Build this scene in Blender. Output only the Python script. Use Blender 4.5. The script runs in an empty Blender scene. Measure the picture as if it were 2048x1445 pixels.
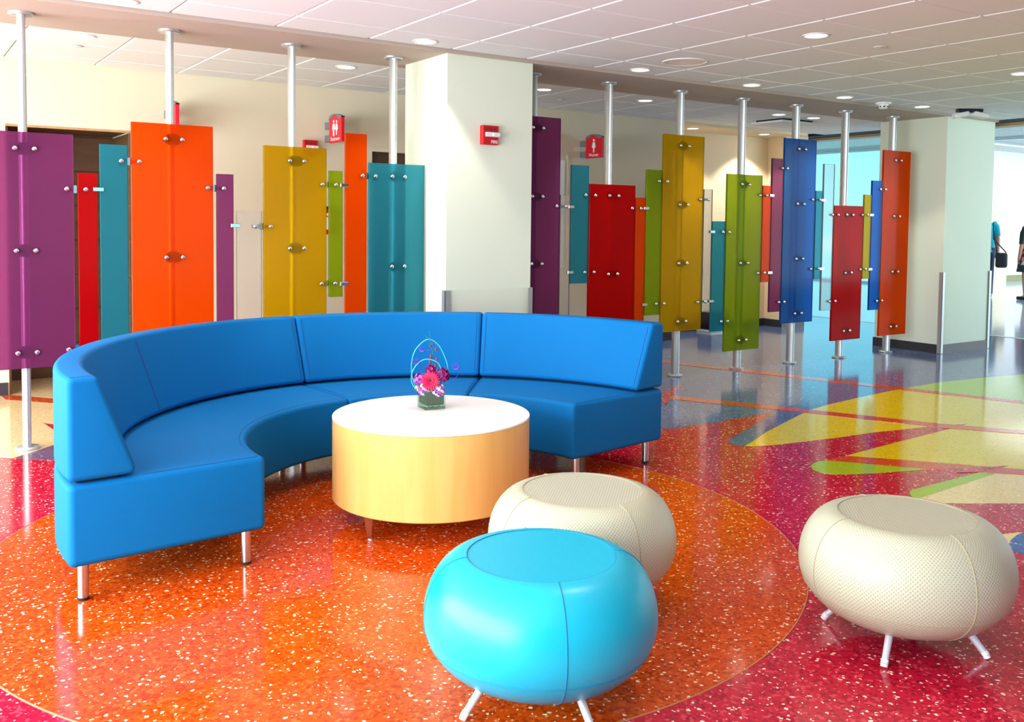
import bpy, bmesh, math, random
from math import sin, cos, pi, radians, atan2, hypot
from mathutils import Vector, Matrix
from mathutils.geometry import tessellate_polygon
random.seed(7)
sc = bpy.context.scene
C = sc.collection

# ------------------------------------------------------------------ camera
# axes: X runs along the row of posts, Y across it towards the washroom wall, Z up
YAW, PITCH, ROLL, FPX, CY, EYE = 0.5931124, 0.0505662, 0.0110945, 1876.17, 539.13, 1.4
fw = Vector((sin(YAW)*cos(PITCH), cos(YAW)*cos(PITCH), -sin(PITCH)))
rt = Vector((cos(YAW), -sin(YAW), 0)); up = rt.cross(fw)
r2 = rt*cos(ROLL)+up*sin(ROLL); u2 = up*cos(ROLL)-rt*sin(ROLL)
cam = bpy.data.cameras.new('camera'); co = bpy.data.objects.new('camera', cam); C.objects.link(co)
co.matrix_world = Matrix(((r2.x, u2.x, -fw.x, 0), (r2.y, u2.y, -fw.y, 0), (r2.z, u2.z, -fw.z, EYE), (0, 0, 0, 1)))
cam.sensor_fit = 'HORIZONTAL'; cam.sensor_width = 36; cam.lens = FPX/2048*36
cam.shift_y = -(722.5-CY)/2048; cam.clip_start = 0.05; cam.clip_end = 200
sc.camera = co

# ------------------------------------------------------------------ world, exposure, daylight
EXPOSURE = 0.54
DAY = 1.0
sc.view_settings.view_transform = 'Standard'; sc.view_settings.look = 'None'
sc.view_settings.gamma = 1.0; sc.view_settings.use_curve_mapping = False
sc.view_settings.exposure = EXPOSURE
sc.cycles.max_bounces = 8; sc.cycles.diffuse_bounces = 4; sc.cycles.glossy_bounces = 4; sc.cycles.transmission_bounces = 6; sc.cycles.transparent_max_bounces = 8
sc.cycles.caustics_reflective = False; sc.cycles.use_adaptive_sampling = True; sc.cycles.adaptive_threshold = 0.02
W = bpy.data.worlds.new('sky'); sc.world = W; W.use_nodes = True
nt = W.node_tree; nt.nodes.clear()
o = nt.nodes.new('ShaderNodeOutputWorld'); bg = nt.nodes.new('ShaderNodeBackground')
tc = nt.nodes.new('ShaderNodeTexCoord'); sep = nt.nodes.new('ShaderNodeSeparateXYZ'); cr = nt.nodes.new('ShaderNodeValToRGB')
ns = nt.nodes.new('ShaderNodeTexNoise'); ns.inputs['Scale'].default_value = 5; ns.inputs['Detail'].default_value = 6
mp = nt.nodes.new('ShaderNodeMapping'); mp.inputs['Scale'].default_value = (1, 1, 4)
cr2 = nt.nodes.new('ShaderNodeValToRGB'); mx = nt.nodes.new('ShaderNodeMixRGB')
nt.links.new(tc.outputs['Generated'], sep.inputs[0]); nt.links.new(sep.outputs['Z'], cr.inputs[0])
cr.color_ramp.elements[0].position = 0.0; cr.color_ramp.elements[0].color = (0.34, 0.84, 0.95, 1)
cr.color_ramp.elements[1].position = 0.25; cr.color_ramp.elements[1].color = (0.10, 0.62, 0.9, 1)
nt.links.new(tc.outputs['Generated'], mp.inputs[0]); nt.links.new(mp.outputs[0], ns.inputs['Vector'])
nt.links.new(ns.outputs['Fac'], cr2.inputs[0])
cr2.color_ramp.elements[0].position = 0.58; cr2.color_ramp.elements[0].color = (0, 0, 0, 1)
cr2.color_ramp.elements[1].position = 0.8; cr2.color_ramp.elements[1].color = (1, 1, 1, 1)
nt.links.new(cr2.outputs[0], mx.inputs[0]); nt.links.new(cr.outputs[0], mx.inputs[1]); mx.inputs[2].default_value = (0.95, 0.97, 1, 1)
nt.links.new(mx.outputs[0], bg.inputs[0]); bg.inputs[1].default_value = 1.15
nt.links.new(bg.outputs[0], o.inputs[0])


def area(name, loc, aim, sx, sy, watts, col=(1, 1, 1)):
    l = bpy.data.lights.new(name, 'AREA'); l.shape = 'RECTANGLE'; l.size = sx; l.size_y = sy
    l.energy = watts*DAY; l.color = col
    ob = bpy.data.objects.new(name, l); C.objects.link(ob); ob.location = loc
    ob.rotation_euler = Vector(aim).to_track_quat('-Z', 'Y').to_euler()
    return ob


# daylight entering by the glazing left of, behind and right of the camera; hall fill added
area('daylight_left', (-2.36, 3.4, 1.30), (1, 0, -.15), 7.8, 2.0, 515, (0.90, 0.97, 1.0))
area('daylight_back', (2.4, -3.86, 1.40), (0, 1, 0), 8.0, 2.1, 8, (1.0, 0.98, 0.96))
area('hall_fill', (24.0, 8.5, 3.28), (0, 0, -1), 8.0, 6.0, 230, (0.97, 1.0, 1.0))  # unseen fill lamp added to brighten the far white wall of the hall
area('daylight_hall', (21.5, .95, 1.6), (0, 1, 0), 17.0, 2.6, 620, (0.86, 0.97, 1.0))

# ------------------------------------------------------------------ materials
MATS = {}


def lin(c):
    def f(v):
        v /= 255.0
        return v/12.92 if v <= .04045 else ((v+.055)/1.055)**2.4
    return tuple(f(v) for v in c)+(1,)


def newmat(name):
    m = bpy.data.materials.new(name); m.use_nodes = True; MATS[name] = m
    return m, m.node_tree, m.node_tree.nodes['Principled BSDF']


def plain(name, rgb, rough=.5, metal=0, spec=.5, noise=0.0, nscale=30, bump=0.0, bscale=200, emit=None, coat=0):
    m, t, b = newmat(name)
    c = lin(rgb)
    b.inputs['Base Color'].default_value = c; b.inputs['Roughness'].default_value = rough
    b.inputs['Metallic'].default_value = metal; b.inputs['Specular IOR Level'].default_value = spec
    b.inputs['Coat Weight'].default_value = coat
    co_ = t.nodes.new('ShaderNodeTexCoord')
    if noise:
        n = t.nodes.new('ShaderNodeTexNoise'); n.inputs['Scale'].default_value = nscale; n.inputs['Detail'].default_value = 4
        t.links.new(co_.outputs['Object'], n.inputs['Vector'])
        x = t.nodes.new('ShaderNodeMixRGB'); x.inputs[1].default_value = tuple(v*(1-noise) for v in c[:3])+(1,)
        x.inputs[2].default_value = tuple(min(1, v*(1+noise)) for v in c[:3])+(1,)
        t.links.new(n.outputs['Fac'], x.inputs[0]); t.links.new(x.outputs[0], b.inputs['Base Color'])
    if bump:
        n = t.nodes.new('ShaderNodeTexNoise'); n.inputs['Scale'].default_value = bscale; n.inputs['Detail'].default_value = 2
        t.links.new(co_.outputs['Object'], n.inputs['Vector'])
        bp = t.nodes.new('ShaderNodeBump'); bp.inputs['Strength'].default_value = bump; bp.inputs['Distance'].default_value = .002
        t.links.new(n.outputs['Fac'], bp.inputs['Height']); t.links.new(bp.outputs[0], b.inputs['Normal'])
    if emit:
        b.inputs['Emission Color'].default_value = lin(emit[0]); b.inputs['Emission Strength'].default_value = emit[1]
    return m


def terrazzo(name, rgb, dark, light, chip=(255, 235, 200), amount=.12, fleck=.5):
    """polished aggregate floor: matrix colour, darker and lighter flecks, pale chips"""
    m, t, b = newmat(name)
    L = t.links.new
    co_ = t.nodes.new('ShaderNodeTexCoord')
    mp_ = t.nodes.new('ShaderNodeMapping'); mp_.inputs['Scale'].default_value = (1, 1, 1)
    L(co_.outputs['Object'], mp_.inputs[0])
    v1 = t.nodes.new('ShaderNodeTexVoronoi'); v1.inputs['Scale'].default_value = 95; v1.inputs['Randomness'].default_value = 1
    v2 = t.nodes.new('ShaderNodeTexVoronoi'); v2.inputs['Scale'].default_value = 74
    L(mp_.outputs[0], v1.inputs['Vector'])
    # distort the chip cells so that the chips come out ragged
    nz = t.nodes.new('ShaderNodeTexNoise'); nz.inputs['Scale'].default_value = 60; nz.inputs['Detail'].default_value = 2
    L(mp_.outputs[0], nz.inputs['Vector'])
    ad = t.nodes.new('ShaderNodeMixRGB'); ad.blend_type = 'ADD'; ad.inputs[0].default_value = .02
    L(mp_.outputs[0], ad.inputs[1]); L(nz.outputs['Color'], ad.inputs[2]); L(ad.outputs[0], v2.inputs['Vector'])
    s1 = t.nodes.new('ShaderNodeSeparateColor'); L(v1.outputs['Color'], s1.inputs[0])
    s2 = t.nodes.new('ShaderNodeSeparateColor'); L(v2.outputs['Color'], s2.inputs[0])
    ramp = t.nodes.new('ShaderNodeValToRGB'); ramp.color_ramp.interpolation = 'CONSTANT'
    e = ramp.color_ramp.elements
    e[0].position = 0; e[0].color = lin(dark)
    e[1].position = .22*fleck*2; e[1].color = lin(rgb)
    q = e.new(1-.3*fleck); q.color = lin(light)
    L(s1.outputs[0], ramp.inputs[0])
    base = t.nodes.new('ShaderNodeMixRGB'); base.inputs[0].default_value = .6; base.inputs[1].default_value = lin(rgb)
    L(ramp.outputs[0], base.inputs[2])
    gt = t.nodes.new('ShaderNodeMath'); gt.operation = 'GREATER_THAN'; gt.inputs[1].default_value = 1-amount; L(s2.outputs[0], gt.inputs[0])
    lt = t.nodes.new('ShaderNodeMath'); lt.operation = 'LESS_THAN'; L(v2.outputs['Distance'], lt.inputs[0])
    sz = t.nodes.new('ShaderNodeMath'); sz.operation = 'MULTIPLY_ADD'; sz.inputs[1].default_value = .3; sz.inputs[2].default_value = .16
    L(s2.outputs[1], sz.inputs[0]); L(sz.outputs[0], lt.inputs[1])
    an = t.nodes.new('ShaderNodeMath'); an.operation = 'MULTIPLY'; L(gt.outputs[0], an.inputs[0]); L(lt.outputs[0], an.inputs[1])
    fin = t.nodes.new('ShaderNodeMixRGB'); L(an.outputs[0], fin.inputs[0]); L(base.outputs[0], fin.inputs[1]); fin.inputs[2].default_value = lin(chip)
    L(fin.outputs[0], b.inputs['Base Color'])
    b.inputs['Roughness'].default_value = .11; b.inputs['Specular IOR Level'].default_value = .38
    return m


def panel_mat(name, rgb, clear=.0):
    """frosted tinted acrylic sheet: part diffuse, part translucent, part blurred see-through"""
    m, t, b = newmat(name)
    t.nodes.remove(b); L = t.links.new
    out = t.nodes['Material Output']
    c = lin(rgb); rc = tuple(v**.5 for v in c[:3])+(1,)
    d = t.nodes.new('ShaderNodeBsdfDiffuse'); d.inputs[0].default_value = c
    tr = t.nodes.new('ShaderNodeBsdfTranslucent'); tr.inputs[0].default_value = c
    rf = t.nodes.new('ShaderNodeBsdfRefraction'); rf.inputs[0].default_value = rc
    rf.inputs['Roughness'].default_value = .13 if not clear else .06; rf.inputs['IOR'].default_value = 1.3
    gl = t.nodes.new('ShaderNodeBsdfGlossy'); gl.inputs['Roughness'].default_value = .12
    m1 = t.nodes.new('ShaderNodeMixShader'); m1.inputs[0].default_value = .5
    L(d.outputs[0], m1.inputs[1]); L(tr.outputs[0], m1.inputs[2])
    m2 = t.nodes.new('ShaderNodeMixShader'); m2.inputs[0].default_value = .60+clear*.9
    L(m1.outputs[0], m2.inputs[1]); L(rf.outputs[0], m2.inputs[2])
    m3 = t.nodes.new('ShaderNodeMixShader'); m3.inputs[0].default_value = .008
    L(m2.outputs[0], m3.inputs[1]); L(gl.outputs[0], m3.inputs[2]); L(m3.outputs[0], out.inputs[0])
    return m


def glass_mat(name, rgb=(255, 255, 255), gloss=.08):
    m, t, b = newmat(name); t.nodes.remove(b); L = t.links.new
    tr = t.nodes.new('ShaderNodeBsdfTransparent'); tr.inputs[0].default_value = lin(rgb)
    gl = t.nodes.new('ShaderNodeBsdfGlossy'); gl.inputs['Roughness'].default_value = .02
    x = t.nodes.new('ShaderNodeMixShader'); x.inputs[0].default_value = gloss
    L(tr.outputs[0], x.inputs[1]); L(gl.outputs[0], x.inputs[2]); L(x.outputs[0], t.nodes['Material Output'].inputs[0])
    return m


def wood_mat(name, rgb, dark, scale=(14, 14, 1.2), rough=.35, mixw=.5):
    m, t, b = newmat(name); L = t.links.new
    co_ = t.nodes.new('ShaderNodeTexCoord'); mp_ = t.nodes.new('ShaderNodeMapping'); mp_.inputs['Scale'].default_value = scale
    n = t.nodes.new('ShaderNodeTexNoise'); n.inputs['Scale'].default_value = 2.0; n.inputs['Detail'].default_value = 7; n.inputs['Distortion'].default_value = .6
    L(co_.outputs['Object'], mp_.inputs[0]); L(mp_.outputs[0], n.inputs['Vector'])
    r = t.nodes.new('ShaderNodeValToRGB'); r.color_ramp.elements[0].position = .5-mixw/2; r.color_ramp.elements[1].position = .5+mixw/2
    r.color_ramp.elements[0].color = lin(dark); r.color_ramp.elements[1].color = lin(rgb)
    L(n.outputs['Fac'], r.inputs[0]); L(r.outputs[0], b.inputs['Base Color'])
    b.inputs['Roughness'].default_value = rough
    return m


def dotted_mat(name, rgb, scale=150):
    """vinyl embossed with rows of small dots"""
    m, t, b = newmat(name); L = t.links.new
    uv = t.nodes.new('ShaderNodeUVMap')
    v = t.nodes.new('ShaderNodeTexVoronoi'); v.inputs['Scale'].default_value = 1.0; v.inputs['Randomness'].default_value = 0
    mp_ = t.nodes.new('ShaderNodeMapping'); mp_.inputs['Rotation'].default_value = (0, 0, radians(45)); mp_.inputs['Scale'].default_value = (scale, scale, 1)
    L(uv.outputs[0], mp_.inputs[0]); L(mp_.outputs[0], v.inputs['Vector'])
    r = t.nodes.new('ShaderNodeValToRGB'); r.color_ramp.elements[0].position = .2; r.color_ramp.elements[1].position = .42
    c = lin(rgb); r.color_ramp.elements[0].color = tuple(x*.70 for x in c[:3])+(1,); r.color_ramp.elements[1].color = c
    L(v.outputs['Distance'], r.inputs[0]); L(r.outputs[0], b.inputs['Base Color'])
    bp = t.nodes.new('ShaderNodeBump'); bp.inputs['Strength'].default_value = .5; bp.inputs['Distance'].default_value = .002
    L(v.outputs['Distance'], bp.inputs['Height']); L(bp.outputs[0], b.inputs['Normal'])
    b.inputs['Roughness'].default_value = .38
    return m


plain('wall', (230, 218, 190), .7, noise=.02, nscale=3, bump=.05, bscale=300)
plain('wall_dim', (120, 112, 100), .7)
plain('wall_warm', (240, 218, 180), .7, noise=.02, nscale=3, bump=.05, bscale=300)
plain('column_paint', (230, 238, 218), .6, noise=.02, nscale=3, bump=.04, bscale=300)
plain('ceiling_tile', (236, 240, 238), .85, noise=.02, nscale=60)
plain('ceiling_grid', (246, 244, 240), .5)
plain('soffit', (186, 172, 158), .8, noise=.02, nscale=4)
plain('baseboard', (52, 50, 56), .45, noise=.1, nscale=10)
plain('white_gloss', (245, 245, 242), .3)
plain('light_trim', (236, 232, 226), .35)
plain('lamp_lens', (255, 250, 240), .4, emit=((255, 247, 232), 5.0))
plain('aluminium', (208, 212, 214), .36, metal=.85, noise=.05, nscale=60)
plain('steel', (200, 200, 202), .22, metal=1)
plain('bracket_shaded', (70, 70, 74), .45, metal=.6)  # steel with the unlit shade behind the sheets put into its colour
plain('guard_steel', (176, 180, 180), .38, metal=.45)
plain('chrome', (225, 225, 228), .12, metal=1)
plain('sofa_blue', (0, 110, 176), .7, noise=.05, nscale=400, bump=.15, bscale=900, spec=.15)
plain('sofa_seam', (0, 70, 140), .7)
plain('stool_teal', (0, 176, 206), .34, noise=.02, nscale=200, spec=.5)
plain('stool_seam_teal', (0, 128, 168), .6)
dotted_mat('stool_beige', (192, 195, 168), 1.0)
plain('stool_seam_beige', (168, 160, 128), .6)
plain('stool_leg', (222, 224, 230), .35, metal=.3)
plain('rubber', (14, 14, 16), .7)
wood_mat('maple', (240, 196, 118), (222, 170, 88), (9, 9, .9), .32, .7)
plain('laminate_white', (250, 248, 238), .35)
wood_mat('brown_wood', (104, 76, 46), (78, 54, 30), (.8, 6, 9), .4, .6)
wood_mat('door_wood', (104, 78, 58), (84, 60, 42), (8, 8, .8), .4, .6)
wood_mat('beam_wood', (196, 160, 110), (170, 130, 84), (6, 1, 6), .4, .6)
plain('black', (10, 10, 11), .6)
plain('dark_box', (30, 32, 48), .35, noise=.1, nscale=8)
plain('alarm_red', (196, 14, 24), .4)
plain('sign_red', (226, 16, 44), .35)
plain('sign_grey', (120, 122, 130), .45)
plain('sign_white', (250, 250, 250), .5)
plain('strobe_lens', (236, 240, 240), .1, spec=.8)
glass_mat('acrylic_guard', (255, 255, 255), .012)
glass_mat('window_glass', (248, 254, 255), .06)
glass_mat('vase_glass', (232, 244, 238), .07)
plain('hall_ceiling', (206, 216, 206), .7)
plain('hall_white', (250, 250, 248), .6)
plain('olive', (150, 150, 112), .6)
plain('cream_wall', (246, 232, 190), .6)

terrazzo('t_crimson', (190, 24, 52), (122, 10, 40), (222, 80, 96), (255, 225, 205), .21)
terrazzo('t_orange', (206, 74, 12), (140, 38, 8), (228, 110, 50), (255, 228, 180), .22)
terrazzo('t_slate', (88, 106, 150), (60, 76, 120), (128, 146, 180), (200, 206, 214), .07, .35)
terrazzo('t_purple', (110, 84, 110), (80, 60, 86), (150, 120, 140), (200, 190, 200), .07, .35)
terrazzo('t_blue', (76, 108, 176), (48, 74, 140), (120, 150, 200), (220, 228, 240), .08, .35)
terrazzo('t_yellow', (228, 212, 14), (180, 162, 12), (240, 228, 70), (255, 246, 190), .08, .3)
terrazzo('t_lime', (160, 200, 30), (138, 180, 22), (180, 212, 60), (206, 230, 120), .06, .2)
terrazzo('t_cream', (236, 218, 150), (206, 184, 110), (248, 236, 190), (255, 250, 225), .08, .3)
terrazzo('t_tan', (232, 200, 150), (206, 168, 112), (246, 224, 186), (255, 244, 220), .05, .3)
terrazzo('t_stripe', (206, 78, 34), (170, 50, 20), (226, 116, 70), (250, 200, 160), .06, .3)
terrazzo('t_hall', (186, 196, 222), (160, 172, 206), (214, 222, 238), (240, 244, 250), .05, .3)
plain('divider', (236, 176, 120), .3, metal=.6)
plain('divider_pale', (236, 236, 224), .3)

PAN = {'purple': (162, 78, 138), 'red': (222, 4, 8), 'teal': (66, 170, 190), 'orange': (252, 96, 4), 'clear': (240, 238, 234),
       'yellow': (226, 184, 14), 'lime': (166, 190, 32), 'blue': (44, 116, 206)}
for k, v in PAN.items():
    panel_mat('panel_'+k, v, .25 if k == 'clear' else 0)


# ------------------------------------------------------------------ mesh helpers (each returns (verts, faces))
def box(x0, x1, y0, y1, z0, z1):
    v = [(x, y, z) for x in (x0, x1) for y in (y0, y1) for z in (z0, z1)]
    return v, [(0, 1, 3, 2), (4, 6, 7, 5), (0, 4, 5, 1), (2, 3, 7, 6), (0, 2, 6, 4), (1, 5, 7, 3)]


def bevbox(x0, x1, y0, y1, z0, z1, b=.01, seg=2):
    bm = bmesh.new(); vs, fs = box(x0, x1, y0, y1, z0, z1)
    bv = [bm.verts.new(p) for p in vs]
    for f in fs:
        bm.faces.new([bv[i] for i in f])
    bmesh.ops.recalc_face_normals(bm, faces=bm.faces)
    bmesh.ops.bevel(bm, geom=list(bm.edges), offset=b, segments=seg, affect='EDGES', profile=.5)
    bm.verts.index_update()
    r = ([tuple(v.co) for v in bm.verts], [tuple(v.index for v in f.verts) for f in bm.faces])
    bm.free(); return r


def frame_of(a, b):
    d = (Vector(b)-Vector(a)).normalized()
    n = d.orthogonal().normalized()
    return d, n, d.cross(n)


def rod(a, b, r0, r1=None, n=16, cap=True):
    r1 = r0 if r1 is None else r1
    d, x, y = frame_of(a, b); a = Vector(a); b = Vector(b); v = []
    for p, r in ((a, r0), (b, r1)):
        for i in range(n):
            t = 2*pi*i/n; v.append(tuple(p+x*(r*cos(t))+y*(r*sin(t))))
    f = [(i, (i+1) % n, n+(i+1) % n, n+i) for i in range(n)]
    if cap:
        f += [tuple(range(n-1, -1, -1)), tuple(range(n, 2*n))]
    return v, f


def tube(pts, r, n=8, closed=False):
    pts = [Vector(p) for p in pts]; m = len(pts); v = []; f = []
    x = None
    for i, p in enumerate(pts):
        if closed:
            d = (pts[(i+1) % m]-pts[i-1]).normalized()
        else:
            d = (pts[min(i+1, m-1)]-pts[max(i-1, 0)]).normalized()
        x = d.orthogonal().normalized() if x is None else (x-d*x.dot(d)).normalized()
        y = d.cross(x)
        rr = r[i] if isinstance(r, (list, tuple)) else r
        for k in range(n):
            t = 2*pi*k/n; v.append(tuple(p+x*(rr*cos(t))+y*(rr*sin(t))))
    for i in range(m if closed else m-1):
        j = (i+1) % m
        for k in range(n):
            f.append((i*n+k, i*n+(k+1) % n, j*n+(k+1) % n, j*n+k))
    if not closed:
        f += [tuple(range(n-1, -1, -1)), tuple(range((m-1)*n, m*n))]
    return v, f


def lathe(prof, n=32, c=(0, 0, 0), sx=1, sy=1):
    """profile of (r, z); rings with r=0 collapse to a point"""
    v = []; f = []; rings = []
    for r, z in prof:
        if r < 1e-6:
            rings.append([len(v)]); v.append((c[0], c[1], c[2]+z))
        else:
            rings.append(list(range(len(v), len(v)+n)))
            for i in range(n):
                t = 2*pi*i/n; v.append((c[0]+sx*r*cos(t), c[1]+sy*r*sin(t), c[2]+z))
    for a, b in zip(rings, rings[1:]):
        if len(a) == 1 and len(b) == 1:
            continue
        for i in range(n):
            j = (i+1) % n
            if len(a) == 1:
                f.append((a[0], b[j], b[i]))
            elif len(b) == 1:
                f.append((a[i], a[j], b[0]))
            else:
                f.append((a[i], a[j], b[j], b[i]))
    return v, f


def prism(poly, z0, z1):
    """polygon in XY extruded from z0 to z1 (any simple polygon)"""
    n = len(poly)
    if sum(poly[i][0]*poly[(i+1) % n][1]-poly[(i+1) % n][0]*poly[i][1] for i in range(n)) < 0:
        poly = poly[::-1]
    v = [(p[0], p[1], z1) for p in poly]+[(p[0], p[1], z0) for p in poly]
    tri = tessellate_polygon([[Vector((p[0], p[1], 0)) for p in poly]])
    f = []
    for a, b, c in tri:
        s = (poly[b][0]-poly[a][0])*(poly[c][1]-poly[a][1])-(poly[b][1]-poly[a][1])*(poly[c][0]-poly[a][0])
        if s < 0:
            b, c = c, b
        f += [(a, b, c), (n+a, n+c, n+b)]
    f += [(n+i, n+(i+1) % n, (i+1) % n, i) for i in range(n)]
    return v, f


def blob(c, r, n=10, m=7, sz=1.0):
    return lathe([(r*sin(pi*i/m), -r*sz*cos(pi*i/m)) for i in range(m+1)], n, c)


def xf(part, M):
    return [tuple(M @ Vector(p)) for p in part[0]], part[1]


def obj(name, parts, mat, parent=None, smooth=None, loc=None):
    if isinstance(parts, tuple):
        parts = [parts]
    v = []; f = []
    for pv, pf in parts:
        k = len(v); v += pv; f += [tuple(i+k for i in q) for q in pf]
    me = bpy.data.meshes.new(name); me.from_pydata(v, [], f); me.update()
    if mat:
        me.materials.append(MATS[mat])
    if smooth is not None:
        for p in me.polygons:
            p.use_smooth = True
        me.set_sharp_from_angle(angle=radians(smooth))
    ob = bpy.data.objects.new(name, me); C.objects.link(ob)
    if loc is not None:
        ob.location = loc
    if parent is not None:
        ob.parent = parent
    return ob


def tag(ob, label, cat, group=None):
    ob['label'] = label; ob['category'] = cat
    if group:
        ob['group'] = group
    return ob


def thing(name, label, cat, loc=(0, 0, 0), rz=0, group=None):
    e = bpy.data.objects.new(name, None); C.objects.link(e); e.empty_display_size = .1
    e.location = loc; e.rotation_euler = (0, 0, rz)
    return tag(e, label, cat, group)


def struct(ob):
    ob['kind'] = 'structure'; return ob


def text_mesh(name, s, size, mat, parent, M, extrude=.0006):
    cu = bpy.data.curves.new(name, 'FONT'); cu.body = s; cu.size = size; cu.align_x = 'CENTER'; cu.align_y = 'CENTER'; cu.extrude = extrude
    tmp = bpy.data.objects.new('tmp', cu); C.objects.link(tmp)
    dg = bpy.context.evaluated_depsgraph_get()
    me = bpy.data.meshes.new_from_object(tmp.evaluated_get(dg)); bpy.data.objects.remove(tmp); bpy.data.curves.remove(cu)
    me.name = name; me.transform(M); me.materials.clear(); me.materials.append(MATS[mat])
    ob = bpy.data.objects.new(name, me); C.objects.link(ob); ob.parent = parent
    return ob


# ------------------------------------------------------------------ the room shell
ZC = 2.625            # underside of the tiles
ZS = 2.60             # underside of the soffit
VW = 8.25             # washroom wall
floor = struct(obj('floor', box(-2.5, 11.9, -4, 9.6, -.2, 0), 't_crimson'))


def inlay(name, poly, mat, layer):
    return obj(name, prism(poly, -.002, .0006*layer), mat, floor)


blue_edge = [(4.225, 4.690), (4.405, 4.664), (4.498, 4.640), (4.728, 4.635), (5.002, 4.645), (5.270, 4.651), (5.505, 4.648), (5.239, 4.522), (4.997, 4.408), (4.747, 4.297), (4.594, 4.235), (4.538, 4.209), (4.504, 4.170), (4.481, 4.115), (4.491, 4.063), (4.514, 4.038)]
upper = [(4.514, 4.038), (4.638, 4.089), (4.950, 4.238), (5.379, 4.409), (5.799, 4.567), (6.132, 4.641), (6.610, 4.704), (7.137, 4.760), (7.861, 4.789), (8.498, 4.727), (9.029, 4.636)]
inlay('slate_inlay', blue_edge+upper[1:]+[(11.9, 4.0), (11.9, 9.6), (3.4, 9.6), (3.2, 5.0)], 't_slate', 1)
ylow = [(4.546, 4.007), (4.590, 3.986), (4.721, 3.951), (4.943, 3.915), (5.176, 3.882), (5.608, 3.840), (6.183, 3.728), (6.388, 3.660), (6.143, 3.636), (5.549, 3.595), (5.112, 3.561), (4.844, 3.537)]
inlay('yellow_inlay', upper+[(11.9, 4.0), (10, .8), (6.3, 1.8), (5.466, 2.785), (5.098, 3.239), (4.850, 3.528)]+ylow[::-1], 't_yellow', 2)
inlay('reflection_tint_inlay', [(7.27, 4.765), (7.861, 4.789), (8.498, 4.727), (9.029, 4.636), (11.9, 4.0), (10, .8), (8.45, 1.6), (7.57, 3.88)], 't_lime', 3)  # same yellow floor; its lime reflection is painted as a separate piece
inlay('lime_sliver_inlay', [(4.646, 3.531), (4.603, 3.537), (4.543, 3.529), (4.482, 3.504), (4.434, 3.462), (4.407, 3.422), (4.397, 3.364), (4.421, 3.309), (4.513, 3.256), (4.616, 3.211), (4.842, 3.131), (5.003, 3.074), (4.989, 3.088)], 't_lime', 3)
inlay('cream_inlay', [(4.409, 2.774), (4.406, 2.732), (4.423, 2.692), (4.456, 2.653), (4.514, 2.610), (4.794, 2.436), (5.010, 2.316), (6.2, 1.6), (6.4, 1.8), (5.40, 2.76), (5.229, 2.835), (4.835, 2.799)], 't_cream', 2)
inlay('lime_strip_inlay', [(4.532, 2.885), (4.495, 2.876), (4.453, 2.854), (4.419, 2.822), (4.408, 2.794), (4.409, 2.774), (4.835, 2.799), (5.229, 2.825), (5.27, 2.84), (5.188, 2.887)], 't_lime', 3)
inlay('yellow_patch_inlay', [(4.10, 2.236), (4.189, 2.248), (4.337, 2.199), (4.271, 2.196), (4.171, 2.172), (4.083, 2.138), (4.05, 2.16)], 't_cream', 2)
inlay('blue_patch_inlay', [(4.083, 2.138), (4.171, 2.172), (4.271, 2.196), (4.324, 2.192), (4.408, 2.110), (4.35, 2.0), (4.090, 1.954), (4.052, 2.051), (4.036, 2.092)], 't_blue', 2)
inlay('crimson_spike_inlay', [(5.0, 5.28), (5.259, 5.651), (5.404, 5.720), (5.813, 5.909), (5.348, 5.552), (5.117, 5.373), (4.891, 5.213)], 't_crimson', 4)
inlay('stripe_inlay', [(6.15, 8.2), (6.616, 7.012), (7.314, 4.861), (7.622, 3.905), (8.4, 1.8), (8.3, 1.75), (7.511, 3.848), (7.199, 4.784), (6.512, 6.900), (6.04, 8.2)], 't_stripe', 5)
inlay('stripe_inlay', [(5.305, 5.550), (5.718, 4.795), (6.229, 3.756), (6.511, 3.328), (7.3, 2.1), (7.2, 2.05), (6.407, 3.274), (6.098, 3.676), (5.611, 4.704), (5.205, 5.444)], 't_stripe', 5)
inlay('stripe_inlay', [(4.850, 3.528), (5.098, 3.239), (5.466, 2.785), (6.3, 1.8), (6.15, 1.75), (5.340, 2.720), (4.989, 3.088), (4.646, 3.531)], 't_stripe', 4)
inlay('crimson_spike_inlay', [(5.003, 3.074), (5.273, 2.946), (5.467, 2.879), (5.188, 2.889), (5.06, 2.95)], 't_crimson', 5)
inlay('tan_inlay', [(-2.5, 6.6), (.314, 6.288), (.555, 6.127), (.618, 6.062), (.859, 6.285), (1.177, 6.577), (3.4, 8.3), (3.4, 9.4), (-2.5, 9.4)], 't_tan', 2)
inlay('purple_inlay', [(.618, 6.062), (.807, 5.879), (1.009, 5.651), (3.2, 5.0), (3.4, 9.0), (1.177, 6.577)], 't_purple', 1)
inlay('stripe_inlay', [(.76, 8.26), (.794, 8.274), (1.079, 7.912), (1.9, 7.0), (1.82, 6.95), (1.052, 7.719), (.772, 8.047)], 't_stripe', 3)
inlay('crimson_spike_inlay', [(.897, 6.996), (.946, 6.911), (1.174, 6.561), (1.113, 6.30), (.923, 6.747)], 't_crimson', 3)
CC, CR = (1.893, 3.651), 1.712
inlay('orange_disc_inlay', [(CC[0]+CR*cos(2*pi*i/160), CC[1]+CR*sin(2*pi*i/160)) for i in range(160)], 't_orange', 2)
obj('divider_strip', tube([(CC[0]+CR*cos(2*pi*i/160), CC[1]+CR*sin(2*pi*i/160), .0006) for i in range(160)], .0026, 4, True), 'divider', floor)
obj('divider_strip', box(11.88, 11.94, -4, 9.6, -.01, .004), 'divider_pale', floor)
struct(obj('floor', [box(11.9, 20.1, -4, 17, -.2, 0), box(20.1, 31, -4, 13.1, -.2, 0)], 't_hall'))

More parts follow.
